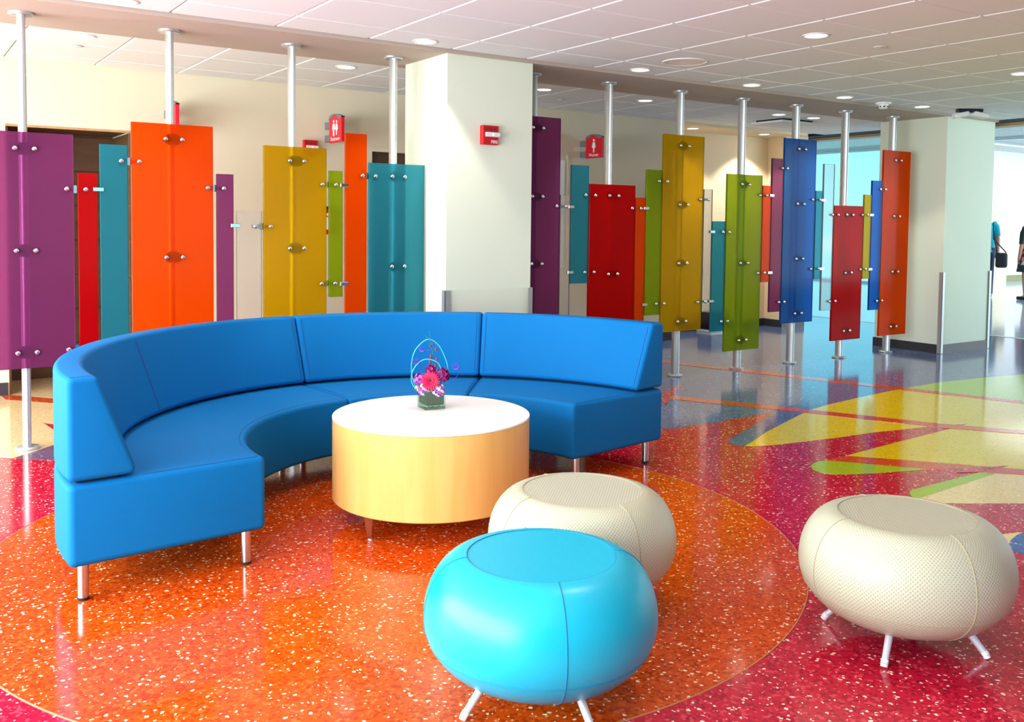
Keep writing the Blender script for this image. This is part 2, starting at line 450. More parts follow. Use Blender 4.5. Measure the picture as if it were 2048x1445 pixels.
# ceiling: a plate above, tiles set below it as pieces with their own bevelled edges
ceiling = struct(obj('ceiling', [box(-2.5, 10.65, -4, 9.6, ZC+.03, ZC+.2)], 'ceiling_grid'))
GU, GV, PU, PV = 4.046, 3.672, .645, .605


def tile_mesh(w, d):
    b, g, h = .010, .0035, .014
    x, y = w/2-g, d/2-g
    v = [(-x, -y, .03), (x, -y, .03), (x, y, .03), (-x, y, .03), (-x, -y, .010), (x, -y, .010), (x, y, .010), (-x, y, .010),
         (-x+b, -y+b, 0), (x-b, -y+b, 0), (x-b, y-b, 0), (-x+b, y-b, 0)]
    f = [(0, 1, 2, 3), (0, 4, 5, 1), (1, 5, 6, 2), (2, 6, 7, 3), (3, 7, 4, 0), (4, 8, 9, 5), (5, 9, 10, 6), (6, 10, 11, 7), (7, 11, 8, 4), (8, 11, 10, 9)]
    me = bpy.data.meshes.new('ceiling_tile'); me.from_pydata(v, [], f); me.materials.append(MATS['ceiling_tile']); return me


tm_cache = {}


def tile(u0, u1, v0, v1):
    k = (round(u1-u0, 3), round(v1-v0, 3))
    if k not in tm_cache:
        tm_cache[k] = tile_mesh(*k)
    ob = bpy.data.objects.new('ceiling_tile', tm_cache[k]); C.objects.link(ob); ob.parent = ceiling
    ob.location = ((u0+u1)/2, (v0+v1)/2, ZC)


def tiles(ua, ub, va, vb):
    i0 = math.floor((ua-GU)/PU); i1 = math.ceil((ub-GU)/PU)
    j0 = math.floor((va-GV)/PV); j1 = math.ceil((vb-GV)/PV)
    for i in range(i0, i1):
        for j in range(j0, j1):
            a, b = max(ua, GU+i*PU), min(ub, GU+(i+1)*PU)
            c, d = max(va, GV+j*PV), min(vb, GV+(j+1)*PV)
            if b-a > .05 and d-c > .05:
                tile(a, b, c, d)


V1 = GV-3*PV
tiles(GU-6*PU, 10.65, V1, 5.86)
tiles(GU-6*PU, 10.65, 6.66, VW)
rest = obj('ceiling_field', [box(-2.5, 10.65, -4, V1, ZC, ZC+.03), box(-2.5, GU-6*PU, V1, VW, ZC, ZC+.03)], 'ceiling_tile', ceiling)
obj('soffit', [box(-2.5, 10.65, 5.86, 6.66, ZS, ZC+.03)], 'soffit', ceiling)
obj('bulkhead', [box(7.9, 10.3, VW, 9.0, ZC-.035, ZC+.03)], 'wall_warm', ceiling)

# washroom wall with the wood-lined niche and a doorway
wb = struct(obj('wall_back', [box(-2.5, .82, VW, 9.3, 0, ZC+.03), box(1.74, 3.86, VW, 9.3, 0, ZC+.03), box(.82, 1.74, VW, 9.3, 2.115, ZC+.03),
                              box(3.86, 4.86, VW, 9.3, 2.095, ZC+.03), box(4.86, 7.9, VW, 9.3, 0, ZC+.03)], 'wall'))
NB = 8.95
obj('niche_lining', [box(.80, 1.76, NB+.03, 9.32, 0, 2.14), box(.821, 1.739, VW+.02, NB, 2.112, 2.114)], 'door_wood', wb)
obj('doorway_lining', box(3.86, 4.86, VW+.2, 9.32, 0, 2.1), 'door_wood', wb)
for i in range(7):
    z0 = i*.3; z1 = min(z0+.297, 2.112)
    obj('wood_panel', bevbox(.825, 1.735, NB, NB+.03, z0, z1, .003, 1), 'brown_wood', wb)
for x0 in (.822, 1.722):
    for i in range(7):
        z0 = i*.3; obj('wood_panel', bevbox(x0, x0+.016, VW+.01, NB, z0, min(z0+.297, 2.112), .002, 1), 'brown_wood', wb)
obj('niche_header', box(.82, 1.74, VW-.004, VW+.02, 2.10, 2.118), 'beam_wood', wb)
d1 = struct(obj('door_1', bevbox(3.92, 4.80, VW+.06, VW+.11, .005, 2.06, .004, 1), 'door_wood'))
obj('door_frame', [box(3.86, 3.92, VW-.02, VW+.14, 0, 2.095), box(4.80, 4.86, VW-.02, VW+.14, 0, 2.095), box(3.92, 4.80, VW-.02, VW+.14, 2.06, 2.095)], 'wall', d1)
obj('door_handle', [rod((4.02, VW+.06, 1.0), (4.02, VW+.0, 1.0), .012), rod((4.02, VW+.005, 1.0), (4.13, VW+.005, 1.0), .009)], 'steel', d1, 40)
struct(obj('wall_alcove', [box(7.9, 10.2, 8.83, 9.3, 0, ZC+.03), box(10.19, 10.65, 8.52, 9.6, 0, ZC+.03)], 'wall_warm'))
obj('pilaster_strip', box(6.27, 6.30, VW-.012, VW, .9, 2.14), 'wall', wb)
obj('pilaster_strip', box(6.14, 6.235, VW-.012, VW, .9, 2.08), 'white_gloss', wb)
bb = struct(obj('baseboard_back', [box(-2.5, .81, VW-.012, VW, 0, .1), box(1.75, 3.85, VW-.012, VW, 0, .1), box(4.87, 7.912, VW-.012, VW, 0, .1), box(7.9, 7.912, VW, 8.83, 0, .1)], 'baseboard'))
struct(obj('baseboard_alcove', [box(7.912, 10.18, 8.818, 8.83, 0, .1), box(10.178, 10.19, 8.51, 8.83, 0, .1), box(10.178, 10.65, 8.508, 8.52, 0, .1)], 'baseboard'))

# walls behind and beside the camera, with the glazing that lets the daylight in
struct(obj('wall_left', [box(-2.7, -2.5, -4, 9.3, 0, .25), box(-2.7, -2.5, -4, 9.3, 2.5, ZC+.03), box(-2.7, -2.5, -4, -3.2, .25, 2.5), box(-2.7, -2.5, 8.4, 9.3, .25, 2.5)], 'wall'))
struct(obj('wall_front', [box(-2.5, 11.9, -4.2, -4, 0, .25), box(-2.5, 11.9, -4.2, -4, 2.5, ZC+.03), box(-2.5, -1.2, -4.2, -4, .25, 2.5), box(6.5, 11.9, -4.2, -4, .25, 2.5)], 'wall_dim'))


def glazing(name, axis, const, a, b, z0, z1, n):
    parts = []
    t = .05
    for i in range(n+1):
        p = a+(b-a)*i/n
        parts.append(box(const-.05, const+.05, p-t/2, p+t/2, z0, z1) if axis == 'x' else box(p-t/2, p+t/2, const-.05, const+.05, z0, z1))
    for z in (z0, z1-t):
        parts.append(box(const-.05, const+.05, a, b, z, z+t) if axis == 'x' else box(a, b, const-.05, const+.05, z, z+t))
    w = struct(obj(name, parts, 'aluminium'))
    for i in range(n):
        p, q = a+(b-a)*i/n+t/2, a+(b-a)*(i+1)/n-t/2
        obj('pane', box(const-.004, const+.004, p, q, z0+t, z1-t) if axis == 'x' else box(p, q, const-.004, const+.004, z0+t, z1-t), 'window_glass', w)
    return w


glazing('window_1', 'x', -2.6, -3.2, 8.4, .25, 2.5, 8)
glazing('window_2', 'y', -4.1, -1.2, 6.5, .25, 2.5, 5)

# columns
for nm, u0, u1, v1, side in (('column', 3.385, 4.13, 6.52, 0), ('column', 9.65, 10.60, 6.70, 1)):
    v0 = 5.875
    cobj = struct(obj(nm, box(u0, u1, v0, v1, 0, ZS+.02), 'column_paint'))
    obj('baseboard', [box(u0-.012, u1+.012, v0-.012, v0, 0, .1), box(u0-.012, u0, v0, v1, 0, .1), box(u1, u1+.012, v0, v1, 0, .1), box(u0-.012, u1+.012, v1, v1+.012, 0, .1)], 'baseboard', cobj)
    zt = .90
    for gx, sx in ((u0, -1), (u1, 1)):
        a0, a1 = (gx-.016, gx+.028) if sx < 0 else (gx-.028, gx+.016)
        obj('corner_guard', [box(a0, a1, v0-.016, v0-.0122, .005, zt), box(min(gx+sx*.0122, gx+sx*.016), max(gx+sx*.0122, gx+sx*.016), v0-.016, v0+.03, .005, zt)], 'guard_steel', cobj)
    if side == 0:
        obj('wall_shield', box(u0+.032, u1-.032, v0-.006, v0-.002, .1, zt), 'acrylic_guard', cobj)
        obj('wall_shield', box(u0-.006, u0-.002, v0+.03, v1, .1, zt), 'acrylic_guard', cobj)

# ceiling edge towards the hall: dark reveal, wooden strip, fascia; then the hall itself
struct(obj('trim_1', box(10.65, 10.95, -4, 9.6, ZC-.004, ZC+.2), 'black'))
struct(obj('trim_2', box(10.95, 11.15, -4, 9.6, ZS-.012, ZC+.2), 'beam_wood'))
struct(obj('wall_fascia', box(10.65, 11.15, -4, 9.6, ZC+.2, 3.4), 'hall_ceiling'))
hc = struct(obj('ceiling_hall', [box(11.15, 20.1, -4, 17, 3.36, 3.5), box(20.1, 31, -4, 13.1, 3.36, 3.5)], 'hall_ceiling'))
for i in range(40):
    u = 17.0+i*.3
    obj('slat', box(u, u+.26, -3.5, 16.8 if u < 19.8 else 12.9, 3.33, 3.36), 'hall_ceiling', hc)
glazing('window_3', 'x', 20.0, 13.0, 17.0, 0.0, 3.26, 1)
struct(obj('wall_far', [box(20.0, 20.2, 13.0, 17.0, 3.26, 3.5), box(20.06, 31, 13.0, 13.1, 0, 3.5), box(10.65, 20, 16.9, 17, 0, 3.5), box(10.45, 10.65, 9.6, 17, 0, 3.5)], 'hall_white'))
struct(obj('wall_right', [box(30.8, 31, -4, 13, 0, 3.5)], 'hall_white'))
struct(obj('wall_hall_front', [box(11.9, 31, .6, .8, 2.95, 3.5), box(11.9, 31, .6, .8, 0, .3), box(11.2, 11.4, -4, .6, 0, 3.5)], 'hall_white'))
glazing('window_4', 'y', .7, 11.9, 30.8, .3, 2.95, 10)
struct(obj('fill_frame', [box(19.9, 28.1, 5.4, 5.5, 3.26, 3.34), box(19.9, 28.1, 11.5, 11.6, 3.26, 3.34), box(19.9, 20.0, 5.5, 11.5, 3.26, 3.34), box(28.0, 28.1, 5.5, 11.5, 3.26, 3.34)], 'aluminium'))  # unseen frame put round the added hall fill lamp
struct(obj('baseboard_right', [box(30.74, 30.8, 1, 13, 0, .16), box(20.1, 30.74, 12.95, 13.0, 0, .16)], 'olive'))
cw = []
for i in range(13):
    a = radians(-40+i*10)
    cw.append((22.45+.45*cos(a+pi*1.3), 12.6+.45*sin(a+pi*1.3)))
tg = obj('curved_partition', prism(cw+[(x+.1, y) for x, y in cw[::-1]], 0, 1.75), 'cream_wall')
tag(tg, 'pale yellow curved low partition far beyond the right pillar', 'partition')

# ------------------------------------------------------------------ posts
PX = [.713, 1.558, 2.372, 3.15, 4.41, 5.20, 6.04, 6.855, 7.63, 8.412, 9.237]
PY = 6.262
ords = ['leftmost', 'second', 'third', 'fourth', 'fifth', 'sixth', 'seventh', 'eighth', 'ninth', 'tenth', 'rightmost']
post_lab = ['aluminium post behind the wide purple panel at the left edge', 'aluminium post behind the wide orange panel left of the white pillar',
            'aluminium post behind the wide yellow panel left of the white pillar', 'aluminium post behind the wide teal panel beside the white pillar',
            'aluminium post half hidden by the white pillar, behind the dark purple panel', 'aluminium post behind the short wide red panel right of the pillar',
            'aluminium post behind the wide yellow panel right of the pillar', 'aluminium post behind the wide lime green panel',
            'aluminium post behind the wide blue panel', 'aluminium post behind the low wide red panel near the right pillar',
            'aluminium post behind the wide orange panel in front of the right pillar']
for x, lab in zip(PX, post_lab):
    t = thing('screen_post', lab, 'post', (x, PY, 0), 0, 'posts of the coloured panel screen')
    obj('pole', lathe([(1, .005), (1, ZS-.003)], 28, sx=.024, sy=.046), 'aluminium', t, 30)
    obj('base_flange', lathe([(0, .0028), (.07, .0028), (.07, .012), (.064, .018), (.03, .020), (0, .020)], 32), 'guard_steel', t, 30)
    obj('top_flange', lathe([(0, ZS), (.07, ZS), (.07, ZS-.012), (.062, ZS-.018), (.03, ZS-.020), (0, ZS-.020)][::-1], 32), 'aluminium', t, 30)

# ------------------------------------------------------------------ coloured panels: colour, wide?, x0, x1, top, bottom
PV0, PTH = 6.166, .022
PANELS = [
    ('purple', 1, .448, .972, 1.894, .502, 'wide frosted purple panel at the left edge of the screen'),
    ('red', 0, .996, 1.102, 1.667, .50, 'narrow bright red panel beside the wide purple one on the left'),
    ('teal', 0, 1.120, 1.279, 1.847, .50, 'narrow teal panel between the narrow red panel and the wide orange one'),
    ('orange', 1, 1.304, 1.805, 1.995, .30, 'wide frosted orange panel behind the left bend of the blue sofa'),
    ('purple', 0, 1.829, 1.938, 1.692, .45, 'narrow purple panel just right of the wide orange one'),
    ('clear', 0, 1.960, 2.128, 1.453, .35, 'pale grey translucent panel left of the wide yellow one'),
    ('yellow', 1, 2.143, 2.590, 1.895, .50, 'wide frosted yellow panel left of the white pillar'),
    ('lime', 0, 2.611, 2.711, 1.744, .858, 'narrow short olive green panel hanging between yellow and orange panels'),
    ('orange', 0, 2.733, 2.896, 2.013, .45, 'narrow tall orange panel left of the wide teal one'),
    ('teal', 1, 2.914, 3.364, 1.812, .31, 'wide frosted teal panel beside the white pillar'),
    ('purple', 1, 4.143, 4.623, 2.247, .42, 'tall dark purple panel emerging from behind the white pillar'),
    ('clear', 0, 4.632, 4.733, 1.627, .45, 'clear panel between the dark purple and narrow teal panels'),
    ('teal', 0, 4.743, 4.923, 1.876, .893, 'narrow short teal panel left of the wide red one'),
    ('red', 1, 4.933, 5.438, 1.726, .20, 'wide short red panel behind the right end of the sofa'),
    ('orange', 0, 5.450, 5.560, 1.624, .40, 'narrow orange panel right of the wide red one'),
    ('lime', 0, 5.568, 5.746, 1.871, .589, 'narrow lime green panel left of the tall yellow one'),
    ('yellow', 1, 5.761, 6.262, 2.194, .429, 'wide tall yellow panel right of the white pillar'),
    ('clear', 0, 6.276, 6.382, 1.719, .592, 'narrow clear panel right of the tall yellow one'),
    ('teal', 0, 6.392, 6.558, 1.427, .396, 'short narrow teal panel left of the wide lime green one'),
    ('lime', 1, 6.572, 7.052, 1.872, .200, 'wide lime green panel hanging low above the floor'),
    ('orange', 0, 7.064, 7.180, 1.777, .843, 'short narrow orange panel between lime green and narrow purple panels'),
    ('purple', 0, 7.190, 7.352, 2.045, .546, 'narrow purple panel left of the wide blue one'),
    ('blue', 1, 7.362, 7.840, 2.252, .424, 'wide tall blue panel on the right half of the screen'),
    ('teal', 0, 7.852, 7.960, 1.749, .855, 'short narrow teal panel just right of the wide blue one'),
    ('clear', 0, 7.970, 8.138, 2.026, .527, 'narrow pale grey panel left of the low red one'),
    ('red', 1, 8.147, 8.632, 1.607, .202, 'wide low bright red panel near the right pillar'),
    ('yellow', 0, 8.642, 8.762, 1.730, .835, 'short narrow yellow panel right of the low red one'),
    ('blue', 0, 8.772, 8.948, 1.883, .497, 'narrow blue panel left of the rightmost orange one'),
    ('orange', 1, 8.957, 9.440, 2.217, .207, 'wide tall orange panel in front of the right pillar'),
]
# z of the paired pole fittings per wide panel, in order
PAIRS = [(.711, (1.798, 1.199, .596)), (1.558, (1.90, 1.15, .40)), (2.373, (1.80, 1.202, .604)), (3.147, (1.721, 1.065, .41)),
         (4.392, (2.157, 1.608, 1.064, .52)), (5.194, (1.633, .964, .295)), (6.013, (2.101, 1.573, 1.044, .516)), (6.815, (1.781, 1.033, .296)),
         (7.614, (2.155, 1.611, 1.064, .517)), (8.397, (1.513, .907, .297)), (9.21, (2.117, 1.508, .903, .299))]
pan_objs = []
yf, yb = PV0, PV0+PTH
knob_me = None


def knob_part(x, z):
    # domed cap in front of the sheet, spacer stud behind
    M = Matrix.Translation((x, yf, z)) @ Matrix.Rotation(radians(90), 4, 'X')
    return xf(lathe([(0, .016), (.008, .0156), (.0135, .012), (.0155, .007), (.0155, 0), (.009, -.0005)], 14), M)


def stud_part(x, z, l=.035):
    return rod((x, yb, z), (x, yb+l, z), .008, n=10)


for c, wide, x0, x1, zt, zb, lab in PANELS:
    t = thing('frosted_screen', lab, 'screen', (0, 0, 0), 0, 'coloured panels of the screen')
    obj('sheet', bevbox(x0, x1, yf, yb, zb, zt, .0015, 1), 'panel_'+c, t)
    pan_objs.append(t)
wides = [t for t, p in zip(pan_objs, PANELS) if p[1]]
for t, (xc, zs) in zip(wides, PAIRS):
    for z in zs:
        br = obj('bracket', [xf(prism([(-.06, -.008), (-.06, .008), (-.028, .036), (.028, .036), (.06, .008), (.06, -.008), (.028, -.036), (-.028, -.036)], 0, .008),
                                Matrix.Translation((xc, yb+.012, z)) @ Matrix.Rotation(radians(90), 4, 'X')), stud_part(xc-.051, z, .008), stud_part(xc+.051, z, .008)], 'bracket_shaded', t)
        for s in (-1, 1):
            obj('knob', knob_part(xc+s*.051, z), 'chrome', t, 40)


def find(x):
    best = min(range(len(PANELS)), key=lambda i: max(PANELS[i][2]-x, x-PANELS[i][3], 0))
    return pan_objs[best]


# links between neighbouring sheets: two knobs and a plate behind them
for a, b, z in [(.933, 1.038, 1.568), (.933, 1.038, .60), (1.242, 1.348, 1.749), (1.769, 1.873, 1.598), (2.082, 2.187, 1.351), (2.557, 2.658, 1.646), (2.551, 2.652, .953),
                (2.860, 2.962, 1.718), (4.586, 4.680, 1.533), (4.885, 4.989, 1.631), (4.885, 4.985, .986), (5.399, 5.499, 1.530), (5.707, 5.807, 1.775), (5.697, 5.790, .688),
                (6.219, 6.325, 1.626), (6.211, 6.308, .684), (6.522, 6.607, 1.327), (6.520, 6.604, .489), (7.015, 7.112, 1.683), (7.008, 7.105, .935), (7.326, 7.400, 1.955), (7.321, 7.400, .640),
                (7.793, 7.912, 1.658), (7.791, 7.915, .959), (8.112, 8.205, 1.511), (8.100, 8.195, .617), (8.602, 8.700, 1.516), (8.595, 8.690, .939), (8.908, 8.996, 1.794), (8.898, 8.988, .592)]:
    ta, tb = find(a), find(b)
    m = (a+b)/2
    obj('link_plate', [box(a-.012, b+.012, yb+.012, yb+.018, z-.011, z+.011), xf(lathe([(0, .0), (.024, 0), (.024, .01), (0, .01)], 16), Matrix.Translation((m, yb+.012, z)) @ Matrix.Rotation(radians(90), 4, 'X')),
                       stud_part(a, z, .012), stud_part(b, z, .012)], 'steel', ta)
    obj('knob', knob_part(a, z), 'chrome', ta, 40)
    obj('knob', knob_part(b, z), 'chrome', tb, 40)
# small rectangular edge clips
for x, z in [(1.111, 1.570), (1.111, .60), (1.949, 1.356), (2.722, 1.645), (2.722, .949), (4.738, 1.530), (4.738, .988), (5.564, 1.532), (5.564, .686), (6.387, 1.329), (6.387, .685), (7.185, 1.685), (7.185, .934),
             (7.965, 1.656), (7.965, .957), (8.767, 1.517), (8.767, .937)]:
    t = find(x-.03)
    obj('edge_clip', [bevbox(x-.03, x+.03, yf-.008, yf, z-.012, z+.012, .002, 1), box(x-.028, x+.028, yb, yb+.008, z-.011, z+.011)], 'chrome', t)

# ------------------------------------------------------------------ sofa
SC = (2.155, 3.762)
RI, RO, RB, RT = .878, 1.625, 1.380, 1.520
ZB, ZSEAT, ZG, ZT = .140, .440, .452, .827


def inset_poly(p, d):
    n = len(p); out = []
    for i in range(n):
        a, b, c = Vector(p[i-1]), Vector(p[i]), Vector(p[(i+1) % n])
        e1 = (b-a).normalized(); e2 = (c-b).normalized()
        n1 = Vector((-e1.y, e1.x)); n2 = Vector((-e2.y, e2.x))
        k = 1+n1.dot(n2); out.append(b+(n1+n2)*(d/k))
    return out


def round_poly(p, r, n=4):
    m = len(p); out = []
    for i in range(m):
        a, b, c = Vector(p[i-1]), Vector(p[i]), Vector(p[(i+1) % m])
        e1 = (a-b).normalized(); e2 = (c-b).normalized()
        ang = e1.angle(e2); t = r/math.tan(ang/2)
        cen = b+(e1+e2).normalized()*(r/sin(ang/2))
        s = b+e1*t-cen; e = b+e2*t-cen
        for k in range(n+1):
            q = s.lerp(e, k/n).normalized()*r
            out.append(cen+q)
    return out


def sweep(poly, a0, a1, r=.022, e=.022, step=3.0, bulge=None):
    """convex (radius, z) polygon, counter-clockwise, swept round SC from a0 to a1 degrees with rounded ends"""
    rm = sum(p[0] for p in poly)/len(poly)
    rings = []
    for k in range(5):
        t = pi/2*k/4; rings.append((a0+math.degrees(e*(1-cos(t))/rm) if False else a0+math.degrees(e*(1-sin(pi/2-t))/rm), e*(1-sin(t))))
    s0 = a0+math.degrees(e/rm); s1 = a1-math.degrees(e/rm)
    n = max(2, int((s1-s0)/step))
    mid = [(s0+(s1-s0)*i/n, 0) for i in range(1, n)]
    st = [(a0+math.degrees(e*(1-cos(pi/2*k/4))/rm), e*(1-sin(pi/2*k/4))) for k in range(5)]
    en = [(a1-math.degrees(e*(1-cos(pi/2*k/4))/rm), e*(1-sin(pi/2*k/4))) for k in range(4, -1, -1)]
    rings = st+mid+en
    v = []; f = []
    for a, d in rings:
        pr = round_poly(inset_poly(poly, d), max(r-d*.7, .006))
        ca, sa = cos(radians(a)), sin(radians(a))
        for q in pr:
            v.append((SC[0]+q.x*ca, SC[1]+q.x*sa, q.y))
    m = len(pr)
    for i in range(len(rings)-1):
        for k in range(m):
            f.append((i*m+k, (i+1)*m+k, (i+1)*m+(k+1) % m, i*m+(k+1) % m))
    f += [tuple(range(m)), tuple(range((len(rings)-1)*m, len(rings)*m))[::-1]]
    return v, f


def arc_pts(r, z, a0, a1, n=40):
    return [(SC[0]+r*cos(radians(a0+(a1-a0)*i/n)), SC[1]+r*sin(radians(a0+(a1-a0)*i/n)), z) for i in range(n+1)]


def pol(r, a, z):
    return (SC[0]+r*cos(radians(a)), SC[1]+r*sin(radians(a)), z)


seat_poly = [(RI, ZB), (RO, ZB), (RO, ZSEAT), (RI, ZSEAT)]
back_poly = [(RB, ZG), (RO, ZG), (RO, ZT), (RT, ZT)]
for a0, a1, legs, lab in ((95.0, 185.8, (97.5, 183.6), 'long left section of the blue curved sofa, its end towards the camera'),
                          (51.1, 94.94, (53.5, 92.5), 'middle section of the blue curved sofa behind the flowers'),
                          (8.2, 51.04, (11.0, 48.5), 'right section of the blue curved sofa ending by the red panel')):
    t = thing('curved_sofa', lab, 'sofa', (SC[0], SC[1], 0), 0, 'sections of the curved sofa')
    inv = Matrix.Translation((-SC[0], -SC[1], 0))
    seat = obj('seat', xf(sweep(seat_poly, a0, a1), inv), 'sofa_blue', t, 50)
    back = obj('backrest', xf(sweep(back_poly, a0+.03, a1-.03, .020, .020), inv), 'sofa_blue', t, 50)
    g = .9
    obj('seam', [xf(tube(arc_pts(RI+.030, ZSEAT, a0+g, a1-g), .0016, 6), inv), xf(tube([pol(RI+.03+(RB-RI-.05)*i/6, a1-g, ZSEAT) for i in range(7)], .0016, 6), inv),
                 xf(tube([pol(RI+.03+(RB-RI-.05)*i/6, a0+g, ZSEAT) for i in range(7)], .0016, 6), inv)], 'sofa_seam', seat)
    sm = [xf(tube(arc_pts(RT+.016, ZT-.001, a0+g, a1-g), .0016, 6), inv)]
    for a in (a0+g+.2, a1-g-.2):
        sm.append(xf(tube([pol(RB-.001+(RT-RB)*k, a, ZG+(ZT-ZG)*k) for k in (.08, .5, .95)], .0016, 6), inv))
        sm.append(xf(tube([pol(RT+.015+(RO-RT-.03)*k, a, ZT) for k in (0, .5, 1)], .0016, 6), inv))
    if a1-a0 > 60:
        sm.append(xf(tube([pol(RB-.0008+(RT-RB)*k, 139.0, ZG+(ZT-ZG)*k) for k in (.04, .5, .96)], .003, 6), inv))
    obj('seam', sm, 'sofa_seam', back)
    obj('bracket_rail', xf(sweep([(RB+.06, ZSEAT-.02), (RO-.03, ZSEAT-.02), (RO-.03, ZG+.02), (RB+.06, ZG+.02)], a0+1.5, a1-1.5, .008, .008), inv), 'rubber', t)
    for a in legs:
        for r in (RI+.07, RO-.06):
            lg = obj('leg', xf(rod(pol(r, a, .010), pol(r, a, ZB+.01), .0195, n=20), inv), 'steel', t, 40)
            obj('foot_pad', xf(rod(pol(r, a, .0032), pol(r, a, .012), .0205, n=20), inv), 'rubber', lg, 40)

# ------------------------------------------------------------------ drum table
TX, TY, TR, TZB, TZT = 2.147, 3.850, .462, .111, .494
t = thing('drum_table', 'round maple drum coffee table with white top', 'table', (TX, TY, 0))
obj('drum', lathe([(0, TZB), (TR-.004, TZB), (TR, TZB+.004), (TR, TZT-.012), (TR-.002, TZT-.010), (0, TZT-.010)], 96), 'maple', t, 30)
obj('table_top', lathe([(0, TZT-.0095), (TR-.002, TZT-.0095), (TR+.001, TZT-.008), (TR+.001, TZT-.002), (TR-.001, TZT), (0, TZT)], 96), 'laminate_white', t, 30)
for i in range(4):
    a = radians(202.5+90*i)
    x, y = .425*cos(a), .425*sin(a)
    px, py = -sin(a), cos(a)
    lv = []
    for z, w in ((.0075, .010), (TZB+.002, .027)):
        for sx, sy in ((-1, -1), (1, -1), (1, 1), (-1, 1)):
            lv.append((x+px*w*sx+cos(a)*w*.6*sy, y+py*w*sx+sin(a)*w*.6*sy, z))
    lg = obj('leg', (lv, [(0, 3, 2, 1), (4, 5, 6, 7), (0, 1, 5, 4), (1, 2, 6, 5), (2, 3, 7, 6), (3, 0, 4, 7)]), 'steel', t)
    obj('foot_pad', rod((x, y, .0032), (x, y, .0085), .010, n=12), 'white_gloss', lg, 40)

# ------------------------------------------------------------------ stools
SR, SZ, SH = .343, .255, .187
SHU = .173


def stool(label, loc, leg0, seam0, mat, smat):
    t = thing('pebble_stool', label, 'stool', loc, 0, 'round pebble stools')
    n, nl = 2.0, 2.05
    ru, rl = .64*SR, .30*SR
    prof = []
    for i in range(17):          # underside centre to equator
        a = pi/2*i/16
        prof.append((rl+(SR-rl)*sin(a)**(2/nl), SZ-SH*cos(a)**(2/nl)))
    for i in range(1, 17):       # equator up to the seat disc
        a = pi/2*i/16
        prof.append((ru+(SR-ru)*cos(a)**(2/n), SZ+SHU*sin(a)**(2/n)))
    prof = [(0, SZ-SH)]+prof
    topz = prof[-1][1]
    prof += [(ru-.002, topz-.004), (ru-.006, topz-.006)]
    body = obj('body', lathe(prof, 96), mat, t, 40)
    disc = [(0, topz-.004)]+[(ru*k, topz-.004+.002*k) for k in (.3, .6, .85, .96)]+[(ru-.003, topz-.002), (ru-.002, topz-.006)]
    seat = obj('seat_disc', lathe(disc[::-1], 96), mat, t, 40)
    for ob, kind in ((body, 0), (seat, 1)):
        me = ob.data; uv = me.uv_layers.new(name='UVMap')
        acc = [0]
        for p, q in zip(prof, prof[1:]):
            acc.append(acc[-1]+hypot(q[0]-p[0], q[1]-p[1]))
        for poly in me.polygons:
            cx = sum(me.vertices[v].co.x for v in poly.vertices)/len(poly.vertices); cy = sum(me.vertices[v].co.y for v in poly.vertices)/len(poly.vertices)
            ca = atan2(cy, cx)
            for li in poly.loop_indices:
                p = me.vertices[me.loops[li].vertex_index].co
                if kind:
                    uv.data[li].uv = (p.x/.0095, p.y/.0095)
                else:
                    r = hypot(p.x, p.y)
                    a = atan2(p.y, p.x)
                    while a-ca > pi: a -= 2*pi
                    while a-ca < -pi: a += 2*pi
                    k = min(range(len(prof)), key=lambda i: abs(prof[i][0]-r)+abs(prof[i][1]-p.z))
                    uv.data[li].uv = (a*SR/.0095, acc[k]/.0095)
    sm = []
    for k in range(4):
        a = seam0+k*pi/2
        sm.append(tube([((r+.0004)*cos(a), (r+.0004)*sin(a), z+(.0004 if z > SZ else -.0004)) for r, z in prof[2:-2]], .0016, 6))
    zi = min(range(len(prof)), key=lambda i: abs(prof[i][1]-(SZ-.42*SH)) if i < 18 else 9)
    sm.append(tube([((prof[zi][0]+.0005)*cos(2*pi*i/96), (prof[zi][0]+.0005)*sin(2*pi*i/96), prof[zi][1]) for i in range(96)], .0013, 6, True))
    sm.append(tube([((ru-.001)*cos(2*pi*i/72), (ru-.001)*sin(2*pi*i/72), topz-.0015) for i in range(72)], .0016, 6, True))
    obj('seam', sm, smat, body)
    for k in range(4):
        a = leg0+k*pi/2
        d = Vector((cos(a), sin(a), 0))
        top = d*.185+Vector((0, 0, .095)); bot = d*.258+Vector((0, 0, .012))
        lg = obj('leg', rod(top, bot, .0125, .0105, 16), 'stool_leg', t, 40)
        obj('foot_cap', [rod(bot+d*-.008+Vector((0, 0, .010)), bot, .0122, .0118, 16), rod(bot, d*.262+Vector((0, 0, .0034)), .0118, .011, 16)], 'white_gloss', lg, 40)
    return t


stool('bright turquoise vinyl pebble stool nearest the camera', (1.592, 2.192, 0), radians(-1), radians(246), 'stool_teal', 'stool_seam_teal')
stool('beige dotted pebble stool half hidden behind the turquoise one', (2.11, 2.655, 0), radians(12), radians(267), 'stool_beige', 'stool_seam_beige')
stool('beige dotted pebble stool standing alone on crimson floor at right', (2.857, 1.842, 0), radians(22), radians(250), 'stool_beige', 'stool_seam_beige')

